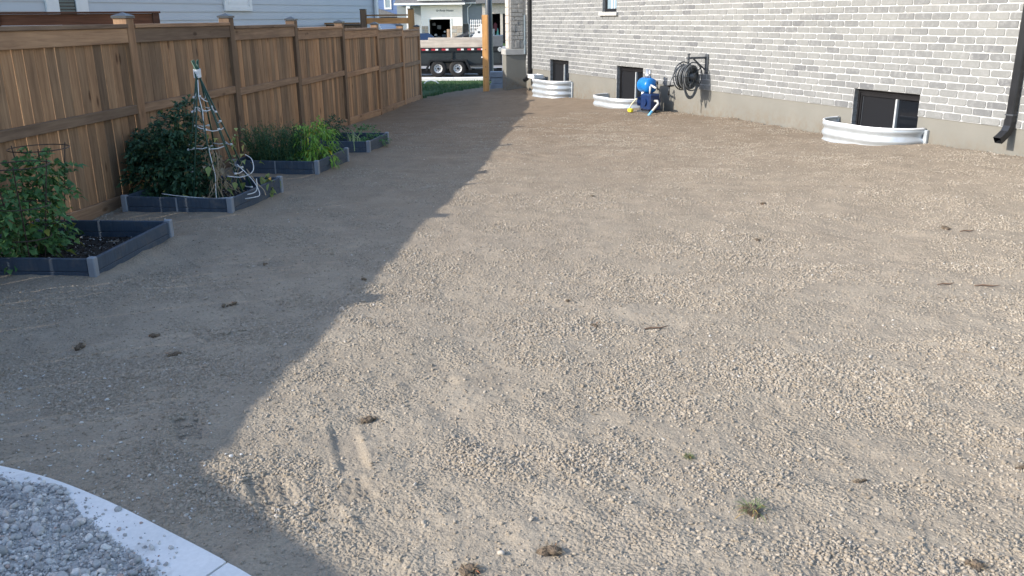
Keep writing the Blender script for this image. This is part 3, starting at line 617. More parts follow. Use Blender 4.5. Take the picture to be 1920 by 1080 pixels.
MB().lathe([(.001, 0), (.032, 0), (.032, .025), (.001, .028)], Matrix.Translation((.36, .02, .60)) @ Matrix.Rotation(rad(90), 4, 'X'), 12).tube([(.36, .02, .52), (.36, .02, .59)], .010, 6).build('gauge', M['black_metal'], pu)
for k in range(6): MB().box(-.20 + k * .03, -.192 + k * .03, -.099, .099, .12, .29).build('motor_fin', M['blue_pump'], pu)
MB().bbox(-.20, -.07, -.32, -.25, .0, .075, .012).build('plug', M['yellow'], pu)
MB().tube([(-.14, -.28, .05), (-.22, -.26, .07), (-.27, -.18, .15), (-.25, -.10, .24), (-.18, -.06, .25)], .012, 6).build('cord', plain('cream_cord', (.66, .60, .40), .5), pu, True)

# ------------------------------------------------------------------ hose reel on the wall
hr = thing('hose_reel', 'wall mounted swing arm hose reel wound with dark garden hose', 'hose reel', WO, W_RZ)
MB().bbox(8.0, 8.09, -.030, -.008, .74, 1.06, .004).build('wall_plate', M['dark_metal'], hr)
MB().bbox(7.99, 8.05, -.40, -.03, .985, 1.02, .004).tube([(8.02, -.03, .80), (8.02, -.27, .985)], .014, 6).tube([(8.02, -.37, .94), (8.02, -.37, 1.06)], .018, 8).lathe([(.001, 0), (.03, 0), (.03, .015), (.001, .02)], Matrix.Translation((8.02, -.37, 1.06)), 10).build('swing_arm', M['dark_metal'], hr)
cen = Vector((8.0, -.36, .70)); ax = (Vector((.97, .24, 0))).normalized(); e1 = Vector((0, 0, 1)); e2 = ax.cross(e1).normalized()
def ring(c, r, n=30, sq=1.0): return [c + e1 * (math.sin(2*math.pi*k/n) * r) + e2 * (math.cos(2*math.pi*k/n) * r * sq) for k in range(n)]
for k, off in enumerate((-.11, .11)):
    d = MB().tube(ring(cen + ax * off, .235), .011, 6, True)
    for q in range(5): a = q * 2 * math.pi / 5; d.tube([cen + ax * off, cen + ax * off + (e1 * math.sin(a) + e2 * math.cos(a)) * .232], .010, 6)
    d.build('reel_flange', M['dark_metal'], hr, True)
MB().tube([cen - ax * .15, cen + ax * .15], .055, 12).tube([cen + e1 * .20, cen + e1 * .30], .02, 8).build('drum', M['dark_metal'], hr, True)
rr = np.random.default_rng(8); hz = MB(); hz2 = MB()
for layer in range(4):
    for k in range(7):
        o_ = (-.085 + k * .0283 + rr.normal(0, .006)); r_ = .105 + layer * .025 + rr.normal(0, .004); a0 = rr.uniform(-.25, .25); pts = []
        for q in range(30): a = q * 2 * math.pi / 30; pts.append(cen + ax * (o_ + .02 * math.sin(a + a0 * 8)) + e1 * (math.sin(a) * r_ * (1.0 if math.sin(a) > 0 else 1.12)) + e2 * (math.cos(a) * r_))
        (hz if (k + layer) % 3 else hz2).tube(pts, .0115, 6, True)
hz.build('hose_coil', M['hose'], hr, True); hz2.build('hose_coil', M['hose_grey'], hr, True)
lp = MB()
for q in range(3):
    lo = Vector((8.04 + .03 * q, -.32 + .02 * q, .34 - .03 * q)); pts = []
    for k in range(21):
        a = math.pi * k / 20; pts.append(Vector((8.02, -.30, .72)) + e2 * (.16 + .02 * q) * math.cos(a) * (1 - .1 * math.sin(a)) + Vector((0, 0, -(.36 + .02 * q) * math.sin(a)**.8)))
    lp.tube(pts, .0105, 6)
lp.build('hanging_loop', M['hose_grey'], hr, True)
MB().tube([cen + ax * -.12 + e1 * .20 + e2 * -.02, cen + ax * -.16 + e1 * .12 + e2 * .12, cen + ax * -.18 + e1 * -.06 + e2 * .22, cen + ax * -.18 + e1 * -.16 + e2 * .245], .015, 8).build('leader_hose', M['hose_grey'], hr, True)
hd = cen + ax * -.18 + e1 * -.16 + e2 * .245
MB().tube([hd + e2 * .06, hd - e2 * .10], .016, 8).tube([hd, hd - e1 * .16 + e2 * .02], .012, 8).build('spray_nozzle', M['black_metal'], hr, True)

# ------------------------------------------------------------------ side fence
FR = thing('wooden_fence', 'tall brown stepped board fence along the left side with capped posts', 'fence', FO, F_RZ)
PS = [4.05, 6.50, 8.97, 11.449, 13.88, 16.45, 19.04, 21.46, 23.5]; TOPS = [1.67, 1.67, 1.67, 1.628, 1.572, 1.52, 1.47, 1.425, 1.38]
fr = np.random.default_rng(21)
def post(parent, s, y, top, zg, wd=.14, mat='fence_post'):
    h = wd / 2; me = MB().bbox(-h, h, -h, h, zg - .3 - top, 0, .006); p = link('post', me.mesh('post', M[mat]), parent, (s, y, top))
    c = MB().box(-h - .011, h + .011, -h - .011, h + .011, .001, .024); c.add([(-h-.011,-h-.011,.024),(h+.011,-h-.011,.024),(h+.011,h+.011,.024),(-h-.011,h+.011,.024),(0,0,.058)], [(0,1,4),(1,2,4),(2,3,4),(3,0,4)])
    c.build('post_cap', M['cap'], p); return p
def panel(parent, a, b, top, zga, zgb, zfun, gaps, bw=.140, detail=True):
    L = b - a; cx = (a + b) / 2; zg = min(zga, zgb)
    def rail(nm, y0, y1, z0, z1): o = link(nm, MB().bbox(-L/2, L/2, y0, y1, 0, z1 - z0, .004).mesh(nm, M['fence_rail']), parent, (cx, 0, z0)); return o
    rail('cap_rail', -.084, .062, top - .038, top); rail('top_rail', -.064, -.026, top - .180, top - .039); o = rail('mid_rail', -.064, -.026, top - .87, top - .78)
    k = link('kick_board', MB().bbox(-L/2, L/2, -.058, -.026, -.16, .10, .004).mesh('kick_board', M['fence_rail']), parent, (cx, 0, (zga + zgb) / 2 + .02)); k.rotation_euler = (0, -math.atan2(zgb - zga, L), 0)
    x = a + .004; n = max(1, int(round(L / (bw + .002)))); stp = L / n; hts = {}
    for i in range(n):
        gp = (fr.uniform(.009, .014) if fr.random() < gaps else fr.uniform(.004, .007)); wv = stp - gp; key = round(wv, 4)
        zl = zfun(a + (i + .5) * stp) + .01; me = MB().bbox(-wv / 2, wv / 2, -.0255, -.008, zl - (top - .045), 0, .0045).mesh('board', M['fence_board'])
        link('board', me, parent, (a + (i + .5) * stp, fr.uniform(-.001, .001), top - .045), (0, fr.normal(0, .0012), 0))
zf = lambda s: g1(*fpt(s, 0)[:2])
for i, s in enumerate(PS): post(FR, s, 0, max(TOPS[i], TOPS[max(i-1, 0)]) + .055, zf(s), .14 if i < len(PS) - 1 else .13)
for i in range(len(PS) - 1): panel(FR, PS[i] + .0705, PS[i+1] - .0705, TOPS[i], zf(PS[i]), zf(PS[i+1]), zf, .42 if i < 2 else (.12 if i < 3 else .04))
CORN = (-4.52, 1.87)
cs = floc(*CORN)[0]; post(FR, cs, 0, 1.63, 0); panel(FR, cs + .071, PS[0] - .0705, 1.67, 0, 0, zf, .0)
# rear fence, behind and left of the camera
RA = math.atan2(-.72, .69); RR = thing('wooden_fence', 'brown board fence at the back of the yard throwing shade over the concrete border', 'fence', (CORN[0], CORN[1], 0), RA)
for k in range(4):
    if k: post(RR, k * 2.2, 0, 1.725, 0)
    if k < 3: panel(RR, k * 2.2 + (.02 if k == 0 else .071), k * 2.2 + 2.129, 1.67, 0, 0, lambda s: -.05, .0)

# ------------------------------------------------------------------ raised beds
BED_LB = ['dark slate raised bed nearest the camera, holding the caged tomato plants', 'dark slate raised bed holding the green stake teepee and big bush', 'dark slate raised bed holding the feathery fronds and pale pepper plant', 'dark slate raised bed farthest along the fence with low green plants']
BEDROOT = []
for i, (s0, s1, y0, y1) in enumerate(BEDS):
    sm_, ym = (s0 + s1) / 2, (y0 + y1) / 2; c = fpt(sm_, ym); zg = g1(c.x, c.y); r = thing('raised_bed', BED_LB[i], 'raised bed', (c.x, c.y, zg - [.03, .01, 0, 0][i]), F_RZ + rad([1.0, -3.5, -3.5, -2.5][i]), 'raised beds along the fence')
    BEDROOT.append((r, zg, sm_, ym)); hx, hy = (s1 - s0) / 2, (y1 - y0) / 2; H = .19
    for sx in (-1, 1):
        for sy in (-1, 1):
            x_, y_ = sx * hx, sy * hy; MB().bbox(x_ - .027, x_ + .027, y_ - .027, y_ + .027, -.12, H + .012, .006).build('corner_post', M['bed_post'], r)
    for lv in range(2):
        za, zb = -.10 + lv * .15 if lv == 0 else .096, .094 if lv == 0 else H
        for sy in (-1, 1): MB().bbox(-hx + .034, hx - .034, sy * hy - .014, sy * hy + .014, za, zb, .004).build('side_board', M['bed'], r)
        for sx in (-1, 1): MB().bbox(sx * hx - .014, sx * hx + .014, -hy + .034, hy - .034, za, zb, .004).build('side_board', M['bed'], r)
    for sx in (-1, 1): MB().box(sx * hx - .018, sx * hx + .018, -.008, .008, -.1, H - .002).build('joint_strip', M['bed_post'], r) if i else None
    q = np.linspace(-1, 1, 24); QX, QY = np.meshgrid(q * (hx - .015), q * (hy - .015)); QZ = .055 + .012 * pn(QX * 7 + i * 9, QY * 7, 51); ii = (np.arange(23)[:, None] * 24 + np.arange(23)[None]).ravel()
    sb = link('bed_soil', np_mesh('bed_soil', np.c_[QX.ravel(), QY.ravel(), QZ.ravel()], np.c_[ii, ii+1, ii+25, ii+24], M['bed_soil'], True), r)
    n = 2600; x = RNG.uniform(-hx + .03, hx - .03, n); y = RNG.uniform(-hy + .03, hy - .03, n); s = np.clip(np.exp(RNG.normal(math.log(.0040), .5, n)), .0015, .012)
    o = scatter('mulch', np.c_[x, y, .058 + .012 * pn(x * 7 + i * 9, y * 7, 51) + s * .3], s, [lump('mulch_bit', M['mulch'], 80 + k + 10 * i, .45, .3) for k in range(3)], r)
def bpt(i, u, v, h=0):
    r, zg, sm_, ym = BEDROOT[i]; M4 = Matrix.Translation(r.location) @ Matrix.Rotation(r.rotation_euler.z, 4, 'Z'); return M4 @ Vector((u, v, h))

# ------------------------------------------------------------------ plants
def leaves(P, Dn, L, Wd, droop=.35, seed=0):
    """P base points, Dn directions, lengths, widths -> folded pointed leaves (4 tris each)"""
    r = np.random.default_rng(seed); n = len(P); Dn = Dn / np.linalg.norm(Dn, axis=1)[:, None]; up = np.array([0, 0, 1.0]) + r.normal(0, .45, (n, 3)); side = np.cross(Dn, up); side /= np.maximum(np.linalg.norm(side, axis=1), 1e-6)[:, None]; nrm = np.cross(side, Dn)
    L = np.asarray(L)[:, None]; Wd = np.asarray(Wd)[:, None]; mid = P + Dn * L * .45 + nrm * L * .04; tip = P + Dn * L - np.array([0, 0, 1]) * L * droop
    l = mid + side * Wd * .5 + nrm * Wd * .16; rr_ = mid - side * Wd * .5 + nrm * Wd * .16; V = np.stack([P, l, mid, rr_, tip], 1).reshape(-1, 3); b = np.arange(n)[:, None] * 5
    F = np.concatenate([b + np.array([[0, 2, 1]]), b + np.array([[0, 3, 2]]), b + np.array([[1, 2, 4]]), b + np.array([[2, 3, 4]])], 0); return V, F
def bushy(name, label, cat, base, lobes, nl, ll, wl, mat, stems=7, seed=1, droop=.35, group=None, stemmat='stem'):
    """lobes: (dx,dy,dz,rx,ry,rz,weight) clumps of leaflets in twig sprays"""
    r = np.random.default_rng(seed); root = thing(name, label, cat, base, 0, group); P = []; Dd = []; wt = np.array([l[6] for l in lobes], float); wt /= wt.sum(); sp = MB()
    ntw = nl // 7
    for k in range(ntw):
        lb = lobes[r.choice(len(lobes), p=wt)]; v = r.normal(size=3); v /= np.linalg.norm(v); rad_ = r.uniform(.25, 1) ** .5; c = np.array(lb[:3]) + v * rad_ * np.array(lb[3:6]); out = v + np.array([0, 0, .15]); out /= np.linalg.norm(out)
        tl = ll * 2.4
        for q in range(7):
            f_ = q / 6; sd = np.cross(out, [0, 0, 1]); sd /= max(np.linalg.norm(sd), 1e-6); P.append(c + out * tl * f_ * .7 - np.array([0, 0, 1]) * tl * .25 * f_ * f_); Dd.append(out * (.5 + f_) + sd * (1 if q % 2 else -1) * (1.1 - .6 * f_) + r.normal(0, .25, 3))
    P = np.array(P); P[:, 2] = np.maximum(P[:, 2], .0); Dd = np.array(Dd); n = len(P); V, F = leaves(P, Dd, ll * r.uniform(.6, 1.25, n), wl * r.uniform(.7, 1.2, n), droop, seed); link('foliage', np_mesh('foliage', V, F, M[mat]), root)
    for k in range(stems):
        lb = lobes[k % len(lobes)]; e = np.array(lb[:3]) + r.normal(0, .35, 3) * np.array(lb[3:6]); e[2] = abs(e[2]); b0 = np.array([r.normal(0, .03), r.normal(0, .03), -.02]); m = (b0 + e) / 2 + r.normal(0, .03, 3); sp.tube([b0, m, e], [.009, .007, .003], 5)
    sp.build('stems', M[stemmat], root, True); return root
b1 = bpt(0, -.10, .16, .05)
def at(s, y, h): p = fpt(s, y); return (p.x, p.y, g1(p.x, p.y) + h)
bushy('tomato_plant', 'caged tomato plant at the bare end of the nearest raised bed', 'plant', at(6.55, -.50, .06), [(-.02,-.02,.20,.17,.17,.16,1.2),(.0,.02,.50,.19,.18,.13,1.5),(.10,-.06,.64,.12,.12,.10,.6),(-.18,.05,.52,.13,.13,.09,.7),(.06,-.04,.06,.13,.15,.06,.4)], 820, .064, .044, 'tomato', 8, 2)
bushy('tomato_plant', 'caged tomato plant cut by the left edge in the nearest raised bed', 'plant', at(6.06, -.60, .06), [(-.08,.0,.20,.22,.18,.17,1.2),(-.10,.02,.48,.22,.18,.15,1.2),(.06,.02,.10,.16,.16,.10,.8),(.0,.06,.34,.22,.16,.14,.9)], 900, .064, .044, 'tomato', 8, 3)
def cage(label, base, r0, r1, h, seed):
    c = thing('tomato_cage', label, 'tomato cage', base); r = np.random.default_rng(seed); tilt = r.normal(0, .03, 2)
    for k in range(3):
        a = k * 2.094 + seed; MB().tube([(r0 * .6 * math.cos(a), r0 * .6 * math.sin(a), -.06), (r1 * math.cos(a) + tilt[0], r1 * math.sin(a) + tilt[1], h + .02)], .0045, 5).build('leg', M['wire'], c)
    for z in (.28, .6, 1.0):
        q = r0 + (r1 - r0) * z; MB().tube([(q * math.cos(a) + tilt[0] * z, q * math.sin(a) + tilt[1] * z, h * z) for a in np.linspace(0, 2 * math.pi, 25)[:-1]], .004, 5, True).build('ring', M['wire'], c)
cage('rusty wire cage round the tomato at the bare end of the bed', at(6.55, -.50, .06), .14, .21, .76, 1); cage('rusty wire cage round the tomato at the left edge', at(6.06, -.66, .06), .13, .2, .72, 3)
bushy('tomato_bush', 'big dark sprawling tomato bush beside the stake teepee', 'plant', at(8.62, -.50, .05), [(-.10,0,.25,.36,.30,.24,2.2),(-.05,-.03,.48,.29,.25,.20,1.9),(.10,-.05,.72,.17,.15,.12,.8),(-.30,.16,.48,.16,.16,.12,.8),(-.46,.34,.50,.16,.18,.10,.6),(.22,-.12,.35,.2,.2,.26,1.2),(.10,-.05,.12,.34,.30,.12,1.0),(.2,-.02,.88,.10,.08,.07,.2)], 7200, .056, .034, 'bush', 16, 4)
# green stake teepee with string
tp = thing('stake_teepee', 'teepee of green garden stakes wound with white string', 'plant support', at(8.56, -.98, .05)); apex = Vector((-.10, .04, 1.24)); sr = np.random.default_rng(9); feet = []
for k in range(8):
    a = k * 2 * math.pi / 8 + .3; ft = Vector((.36 * math.cos(a), .36 * math.sin(a), -.05)); d = apex - ft; tp_ = apex + d.normalized() * sr.uniform(.02, .12) + Vector((sr.normal(0, .012), sr.normal(0, .012), 0)); feet.append((ft, tp_)); MB().tube([ft, ft.lerp(tp_, .5) + Vector((sr.normal(0, .008), sr.normal(0, .008), 0)), tp_], .0085, 6).build('stake', M['stake'], tp, True)
st = MB()
for f_ in (.10, .27, .42, .56, .68, .78):
    for k in range(8):
        if sr.random() < .22: continue
        p, q = feet[k], feet[(k+1) % 8]; g_ = f_ + sr.normal(0, .012); a_ = p[0].lerp(p[1], g_); b_ = q[0].lerp(q[1], g_ + sr.normal(0, .02)); n_ = (a_ + b_) / 2; n_.z -= .012; st.tube([a_, n_, b_], .0052, 5); st.lathe([(.001, -.012), (.014, -.008), (.014, .008), (.001, .012)], Matrix.Translation(a_), 6)
for k in (6,):
    p = feet[k]; st.tube([p[0].lerp(p[1], v_) + Vector((sr.normal(0, .012), -.012, sr.normal(0, .01))) for v_ in np.linspace(.02, .9, 9)], .004, 5)
for k in range(6): z_ = 1.19 + k * .013; st.tube([(apex.x + .03 * math.cos(a), apex.y + .03 * math.sin(a), z_ + .006 * math.sin(a)) for a in np.linspace(0, 6.28, 11)[:-1]], .0075, 5, True)
st.tube(curve([(.28, .04, .44), (.36, -.03, .40), (.38, -.10, .30), (.28, -.14, .25), (.16, -.20, .27)]), .0045, 5); st.tube(curve([(.22, -.06, .36), (.38, -.14, .22), (.46, -.22, .10), (.42, -.30, .08), (.20, -.34, .06)]), .0045, 5); st.tube(curve([(-.46, -.28, .12), (-.2, -.34, .10), (.1, -.36, .085), (.3, -.30, .10), (.42, -.2, .12), (.43, -.18, .24)]), .005, 5); st.build('string', M['string'], tp, True)
vn = MB()
for k in range(26):
    a = sr.uniform(0, 6.28); r0_ = sr.uniform(.05, .33); p = Vector((r0_ * math.cos(a), r0_ * math.sin(a), 0)); pts = [p]
    for q in range(6): p = p + Vector((sr.normal(0, .05), sr.normal(0, .05), sr.uniform(.02, .14))); m_ = math.hypot(p.x, p.y); lim = .38 * (1 - p.z / 1.25) + .03; p = Vector((p.x * min(1, lim / max(m_, 1e-3)), p.y * min(1, lim / max(m_, 1e-3)), p.z)); pts.append(p)
    vn.tube(pts, .0042, 5)
vn.tube(curve([(.32, -.1, .32), (.42, -.16, .20), (.50, -.22, .14), (.54, -.30, .10)]), .005, 5); vn.build('dry_vines', M['vine'], tp, True)
n = 46; P = np.c_[sr.normal(.0, .14, n), sr.normal(0, .14, n), sr.uniform(.05, .62, n)]; P[:12] = np.c_[sr.normal(.22, .05, 12), sr.normal(.02, .06, 12), sr.uniform(.38, .68, 12)]; V, F = leaves(P, sr.normal(size=(n, 3)), sr.uniform(.05, .09, n), sr.uniform(.04, .07, n), .4, 5); link('bean_leaves', np_mesh('bean_leaves', V, F, M['bean']), tp)
n = 60; P = np.c_[sr.normal(-.02, .15, n), sr.normal(0, .15, n), sr.uniform(.02, .4, n)]; V, F = leaves(P, sr.normal(size=(n, 3)), sr.uniform(.04, .08, n), sr.uniform(.03, .05, n), .6, 6); link('withered_leaves', np_mesh('withered_leaves', V, F, M['vine']), tp)
tv = thing('trailing_vine', 'yellow green vine leaves spilling over the teepee bed edge', 'plant', at(8.88, -1.37, .14)); n = 26; P = np.c_[sr.normal(0, .05, n), sr.normal(-.02, .04, n), sr.uniform(-.10, .13, n)]; V, F = leaves(P, sr.normal(size=(n, 3)) + [0, -.5, 0], sr.uniform(.05, .085, n), sr.uniform(.045, .07, n), .4, 8); link('foliage', np_mesh('foliage', V, F, M['bean']), tv); MB().tube([(0, .1, -.05), (0, .03, .06), (0, -.03, .05), (0, -.05, -.08)], .006, 5).build('stem', M['stem'], tv)
# feathery asparagus
ar = thing('asparagus_fern', 'feathery dark green fronds behind the teepee', 'plant', at(10.80, -.74, .05)); r = np.random.default_rng(14); sm2 = MB(); P = []; Dd = []
for k in range(95):
    a = r.uniform(0, 6.28); rr_ = .30 * r.random()**.5; b0 = np.array([rr_ * .9 * math.cos(a), rr_ * .8 * math.sin(a), 0]); e = b0 + np.array([math.cos(a) * r.uniform(.03, .2), math.sin(a) * r.uniform(.02, .12), r.uniform(.28, .52)]); sm2.tube([b0, (b0 + e) / 2 + r.normal(0, .015, 3), e], [.005, .004, .0015], 4)
    for q in range(75): f_ = r.uniform(.12, 1); c = b0 + (e - b0) * f_; P.append(c + r.normal(0, .028, 3)); Dd.append(r.normal(0, 1, 3) + np.array([math.cos(a) * .4, math.sin(a) * .4, .9]))
P = np.array(P); n = len(P); V, F = leaves(P, np.array(Dd), r.uniform(.03, .065, n), np.full(n, .009), .05, 15); link('fronds', np_mesh('fronds', V, F, M['asp']), ar); sm2.build('stems', M['stem'], ar)
bushy('low_herb', 'small low green herb in front of the feathery fronds', 'plant', at(10.66, -1.10, .07), [(0,0,.09,.16,.2,.05,1)], 420, .03, .018, 'greens', 5, 16)
bushy('pepper_plant', 'pale green drooping pepper plant at the corner of the third bed', 'plant', at(10.84, -1.25, .05), [(0,0,.30,.17,.17,.14,1.2),(.02,.0,.14,.15,.16,.10,.9),(-.03,0,.42,.12,.12,.08,.5)], 900, .085, .022, 'pepper', 8, 17, .75)
bushy('leafy_plant', 'dark green leafy plant at the fence end of the farthest bed', 'plant', at(12.55, -.88, .05), [(0,0,.20,.18,.17,.12,1),(.1,-.05,.34,.10,.10,.08,.5)], 620, .05, .026, 'bush', 6, 18)
bushy('leafy_plant', 'bright green low plant at the yard end of the farthest bed', 'plant', at(12.75, -1.32, .05), [(0,0,.16,.20,.17,.10,1),(.18,.05,.10,.14,.14,.06,.5)], 650, .05, .022, 'greens', 6, 19)
lk = thing('leek_shoots', 'pale upright shoots near the corner of the farthest bed', 'plant', at(12.35, -1.30, .05)); m = MB(); r = np.random.default_rng(20)
for k in range(9): b0 = (r.normal(0, .05), r.normal(0, .06), 0); m.tube([b0, (b0[0] + r.normal(0, .01), b0[1] + r.normal(0, .01), .15), (b0[0] + r.normal(0, .03), b0[1] + r.normal(0, .03), r.uniform(.2, .28))], [.007, .006, .002], 5)
m.build('shoots', plain('pale_shoot', (.30, .40, .20), .6), lk)

# ------------------------------------------------------------------ root clods, tufts and twigs on the soil
def tuft(x, y, sz, label, kind, long_=1.0, green=False):
    r = np.random.default_rng(int(abs(x * 991 + y * 37)) + 5); z = g1(x, y) + float(soil_detail(np.array([x]), np.array([y]))[0]); t_ = thing('root_clod' if not green else 'grass_tuft', label, kind, (x, y, z), r.uniform(0, 3))
    Vs, Fs, nb = [], [], 0
    for q in range(7):
        V, F = ico(1); k_ = sz * r.uniform(.32, .6); c_ = np.array([r.normal(0, .38) * long_, r.normal(0, .3), r.uniform(.05, .3)]) * sz
        V = V * np.array([1.1, .85, .65]) * k_ * (1 + .9 * pn(V[:, 0] * 2.1 + q * 7 + x * 9, V[:, 1] * 2.1 + V[:, 2] * 2.7, 3))[:, None] + c_; Vs.append(V); Fs.append(np.array(F) + nb); nb += len(V)
    link('clod', np_mesh('clod', np.concatenate(Vs), np.concatenate(Fs), M['root_clod']), t_)
    n = 80 if green else 42; a = r.uniform(0, 6.28, n); P = np.c_[np.cos(a) * sz * .8 * long_ * r.random(n), np.sin(a) * sz * .7 * r.random(n), sz * r.uniform(.05, .45, n)]; D_ = np.c_[np.cos(a) + r.normal(0, .6, n), np.sin(a) + r.normal(0, .6, n), r.uniform(.0, 1.1, n)]; L_ = sz * r.uniform(.5, 1.9 if green else 1.0, n); V, F = leaves(P, D_, L_, np.full(n, max(.0022, sz * .06)), .3, 4); link('blades', np_mesh('blades', V, F, M['freshgrass' if green else 'drygrass']), t_)
TU = [(-.65,3.49,.042,'long brown root clod beside the scraped boot mark',1.9,0),(.12,2.46,.045,'brown root clod at the bottom edge, right of centre',1,0),(-.14,2.36,.045,'brown root clod cut by the bottom edge',1,0),(.86,2.70,.05,'pale green grass tuft lying on the sunlit soil',1.2,1),(1.5,2.38,.036,'brown root clod in the bottom right corner',1,0),
 (.71,3.11,.020,'faded weed sprig left of the grass tuft',1,1),(1.32,2.91,.022,'small dry sprig right of the grass tuft',1.5,0),(.48,4.68,.030,'small brown clod in the middle of the sunlit soil',1.3,0),(3.45,6.64,.045,'dark brown clod far right on the sunlit soil',1.2,0),(1.92,6.5,.030,'reddish brown clod at mid distance right of centre',1.4,0),(2.33,7.81,.032,'brown clod farthest out below the near window well',1.4,0),
 (-1.81,6.1,.030,'pale straw tuft in the shade beyond the second bed corner',1,0),(-1.77,5.09,.036,'flat brown clod in the middle of the shade',1.5,0),(-2.02,4.55,.034,'tan straw tuft in the shade, upper of a pair',1.2,0),(-1.8,4.24,.038,'dark brown clod in the shade, lower of a pair',1,0),(-2.36,4.38,.045,'brown earthy clump in the shade nearest the left edge',1.2,0),(1.98,2.97,.03,'dry tuft at the right edge of the sunlit soil',1,0),(.35,5.10,.022,'tiny dark clod above the middle clod',1.3,0),(-1.02,5.64,.026,'small brown clod on the edge of the fence shadow',1.3,0),(.81,8.46,.025,'tiny dark clod far out toward the pump',1.3,0)]
for (x, y, sz, lb, lg, gr_) in TU: tuft(x, y, sz * .92, lb, 'grass tuft' if gr_ else 'clod', lg, bool(gr_))
for (x, y, L_, a_, lb) in ((3.55, 6.50, .12, .1, 'thin brown twig beside the dark clod at far right'), (3.04, 5.23, .16, -.1, 'long brown twig lying on the right of the sunlit soil'), (2.8, 5.28, .12, .15, 'short brown twig left of the long twig'), (.82, 4.62, .16, .25, 'dark twig right of the middle clod')):
    z = g1(x, y) + float(soil_detail(np.array([x]), np.array([y]))[0]) + .008; tw = MB().tube([(-L_/2, 0, 0), (-L_/6, .008, .004), (L_/5, -.006, .003), (L_/2, .004, .006)], [.004, .006, .005, .002], 5).build('twig', plain('twig_bark', (.15, .10, .07), .9, .3, 30)); tw.location = (x, y, z); tw.rotation_euler = (0, 0, a_); tag(tw, lb, 'twig')
# ------------------------------------------------------------------ wooden gate post, lamp post, blocks
wz = g1(-.625, 23.0); wp = thing('wooden_post', 'lone square wooden post standing at the far end of the yard', 'post', (-.62, 23.0, wz), rad(-9))
MB().bbox(-.072, .072, -.07, .07, -.3, 1.76 - wz, .006).build('shaft', M['new_wood'], wp)
for z_ in (1.05, .62, .36): MB().lathe([(.001, 0), (.012, 0), (.012, .006), (.001, .008)], Matrix.Translation((.01, -.070, z_)) @ Matrix.Rotation(rad(90), 4, 'X'), 8).build('bolt', M['dark_metal'], wp)
lz = g1(-.78, 35.2); lp_ = thing('lamp_post', 'dark tapered street lamp post behind the wooden post', 'lamp post', (-.80, 35.2, lz))
MB().lathe([(.28, 0), (.28, .05), (.22, .14), (.165, .36), (.155, .45), (.14, 2.0), (.10, 6.5), (.001, 6.52)], None, 16).build('pole', plain('navy_black_pole', (.025, .034, .05), .4), lp_, True)
MB().bbox(-.24, .24, -.24, .24, -.4, .02, .01).build('plinth', M['concrete'], lp_); MB().tube([(0, 0, 6.4), (.3, 0, 6.7), (.9, 0, 6.8)], .03, 8).lathe([(.001, 0), (.12, 0), (.16, .06), (.05, .12), (.001, .12)], Matrix.Translation((.95, 0, 6.72)), 12).build('lantern_arm', M['dark_metal'], lp_, True)
BLK = [(-.30, 25.6, 0, 'grey blue retaining block at the bottom of the short stack by the pier'), (-.27, 25.65, .17, 'grey blue retaining block in the middle of the short stack by the pier'), (-.30, 25.62, .34, 'grey blue retaining block on top of the short stack by the pier')]
for (x, y, h, lb) in BLK:
    b_ = MB().bbox(-.27, .27, -.14, .14, 0, .165, .012).build('retaining_block', plain('blue_grey_block', (.26, .30, .36), .9, .2, 6, .4, 20)); b_.location = (x, y, g1(x, y) - .02 + h); b_.rotation_euler = (0, 0, random.uniform(-.04, .04)); tag(b_, lb, 'block', 'stacked retaining blocks')

# grass beyond the soil
r = np.random.default_rng(31); n = 26000; x = r.uniform(-6, 3.5, n); y = r.uniform(22.9, 36.2, n); k = (~yard_mask(x, y)) & (x < 2) & (floc(x, y)[1] < .3) | ((y > 29) & (x < 2) & ~yard_mask(x, y)); x, y = x[k], y[k]; n = len(x)
V, F = leaves(np.c_[x, y, gz(x, y) - .06], np.c_[r.normal(0, .35, n), r.normal(0, .35, n), np.ones(n)], r.uniform(.06, .13, n), np.full(n, .012), .1, 6); o = link('lawn_grass', np_mesh('lawn_grass', V, F, M['lawn_blade'])); o['kind'] = 'stuff'; tag(o, 'green lawn grass beyond the end of the fence', 'grass')
pc = MB().tube([(-.28, 0, .02), (-.18, 0, .10), (0, 0, .14), (.18, 0, .10), (.28, 0, .02)], .022, 8).build('bent_pipe', M['white_metal']); pc.location = (-3.0, 33.6, g1(-3, 33.6) - .03); tag(pc, 'short white curved pipe lying on the grass by the trailer wheels', 'pipe')

# ------------------------------------------------------------------ gate beside the fence end
GT = thing('gate_frame', 'tall wooden gate frame with overhead rails beyond the fence end', 'gate', (-2.62, 24.05, -.37), rad(174.4))
for x_ in (0, 1.30): 
    p = MB().bbox(x_ - .075, x_ + .075, -.07, .07, -.3, 2.29, .006).build('post', M['new_wood'] if x_ == 0 else M['fence_post'], GT); MB().box(x_ - .085, x_ + .085, -.08, .08, 2.291, 2.315).build('post_cap', M['cap'], p)
MB().bbox(.076, 1.224, -.06, .06, 2.13, 2.168, .004).build('upper_rail', M['gate_wood'], GT); MB().bbox(.076, 1.224, -.02, .02, 1.93, 2.08, .004).build('lower_rail', M['gate_wood'], GT)
for k in range(8): MB().bbox(.08 + k * .143, .08 + k * .143 + .138, -.012, .012, .1, 1.62, .003).build('board', M['fence_board'], GT)
WG = thing('wing_fence', 'short low wooden fence joining the gate frame to the grey house', 'fence', (-3.96, 24.35, -.4), rad(168))
MB().bbox(.08, 1.45, -.06, .06, 1.96, 2.0, .004).build('cap_rail', M['gate_wood'], WG); MB().bbox(.08, 1.45, -.045, -.01, 1.76, 1.955, .004).build('top_rail', M['fence_rail'], WG)
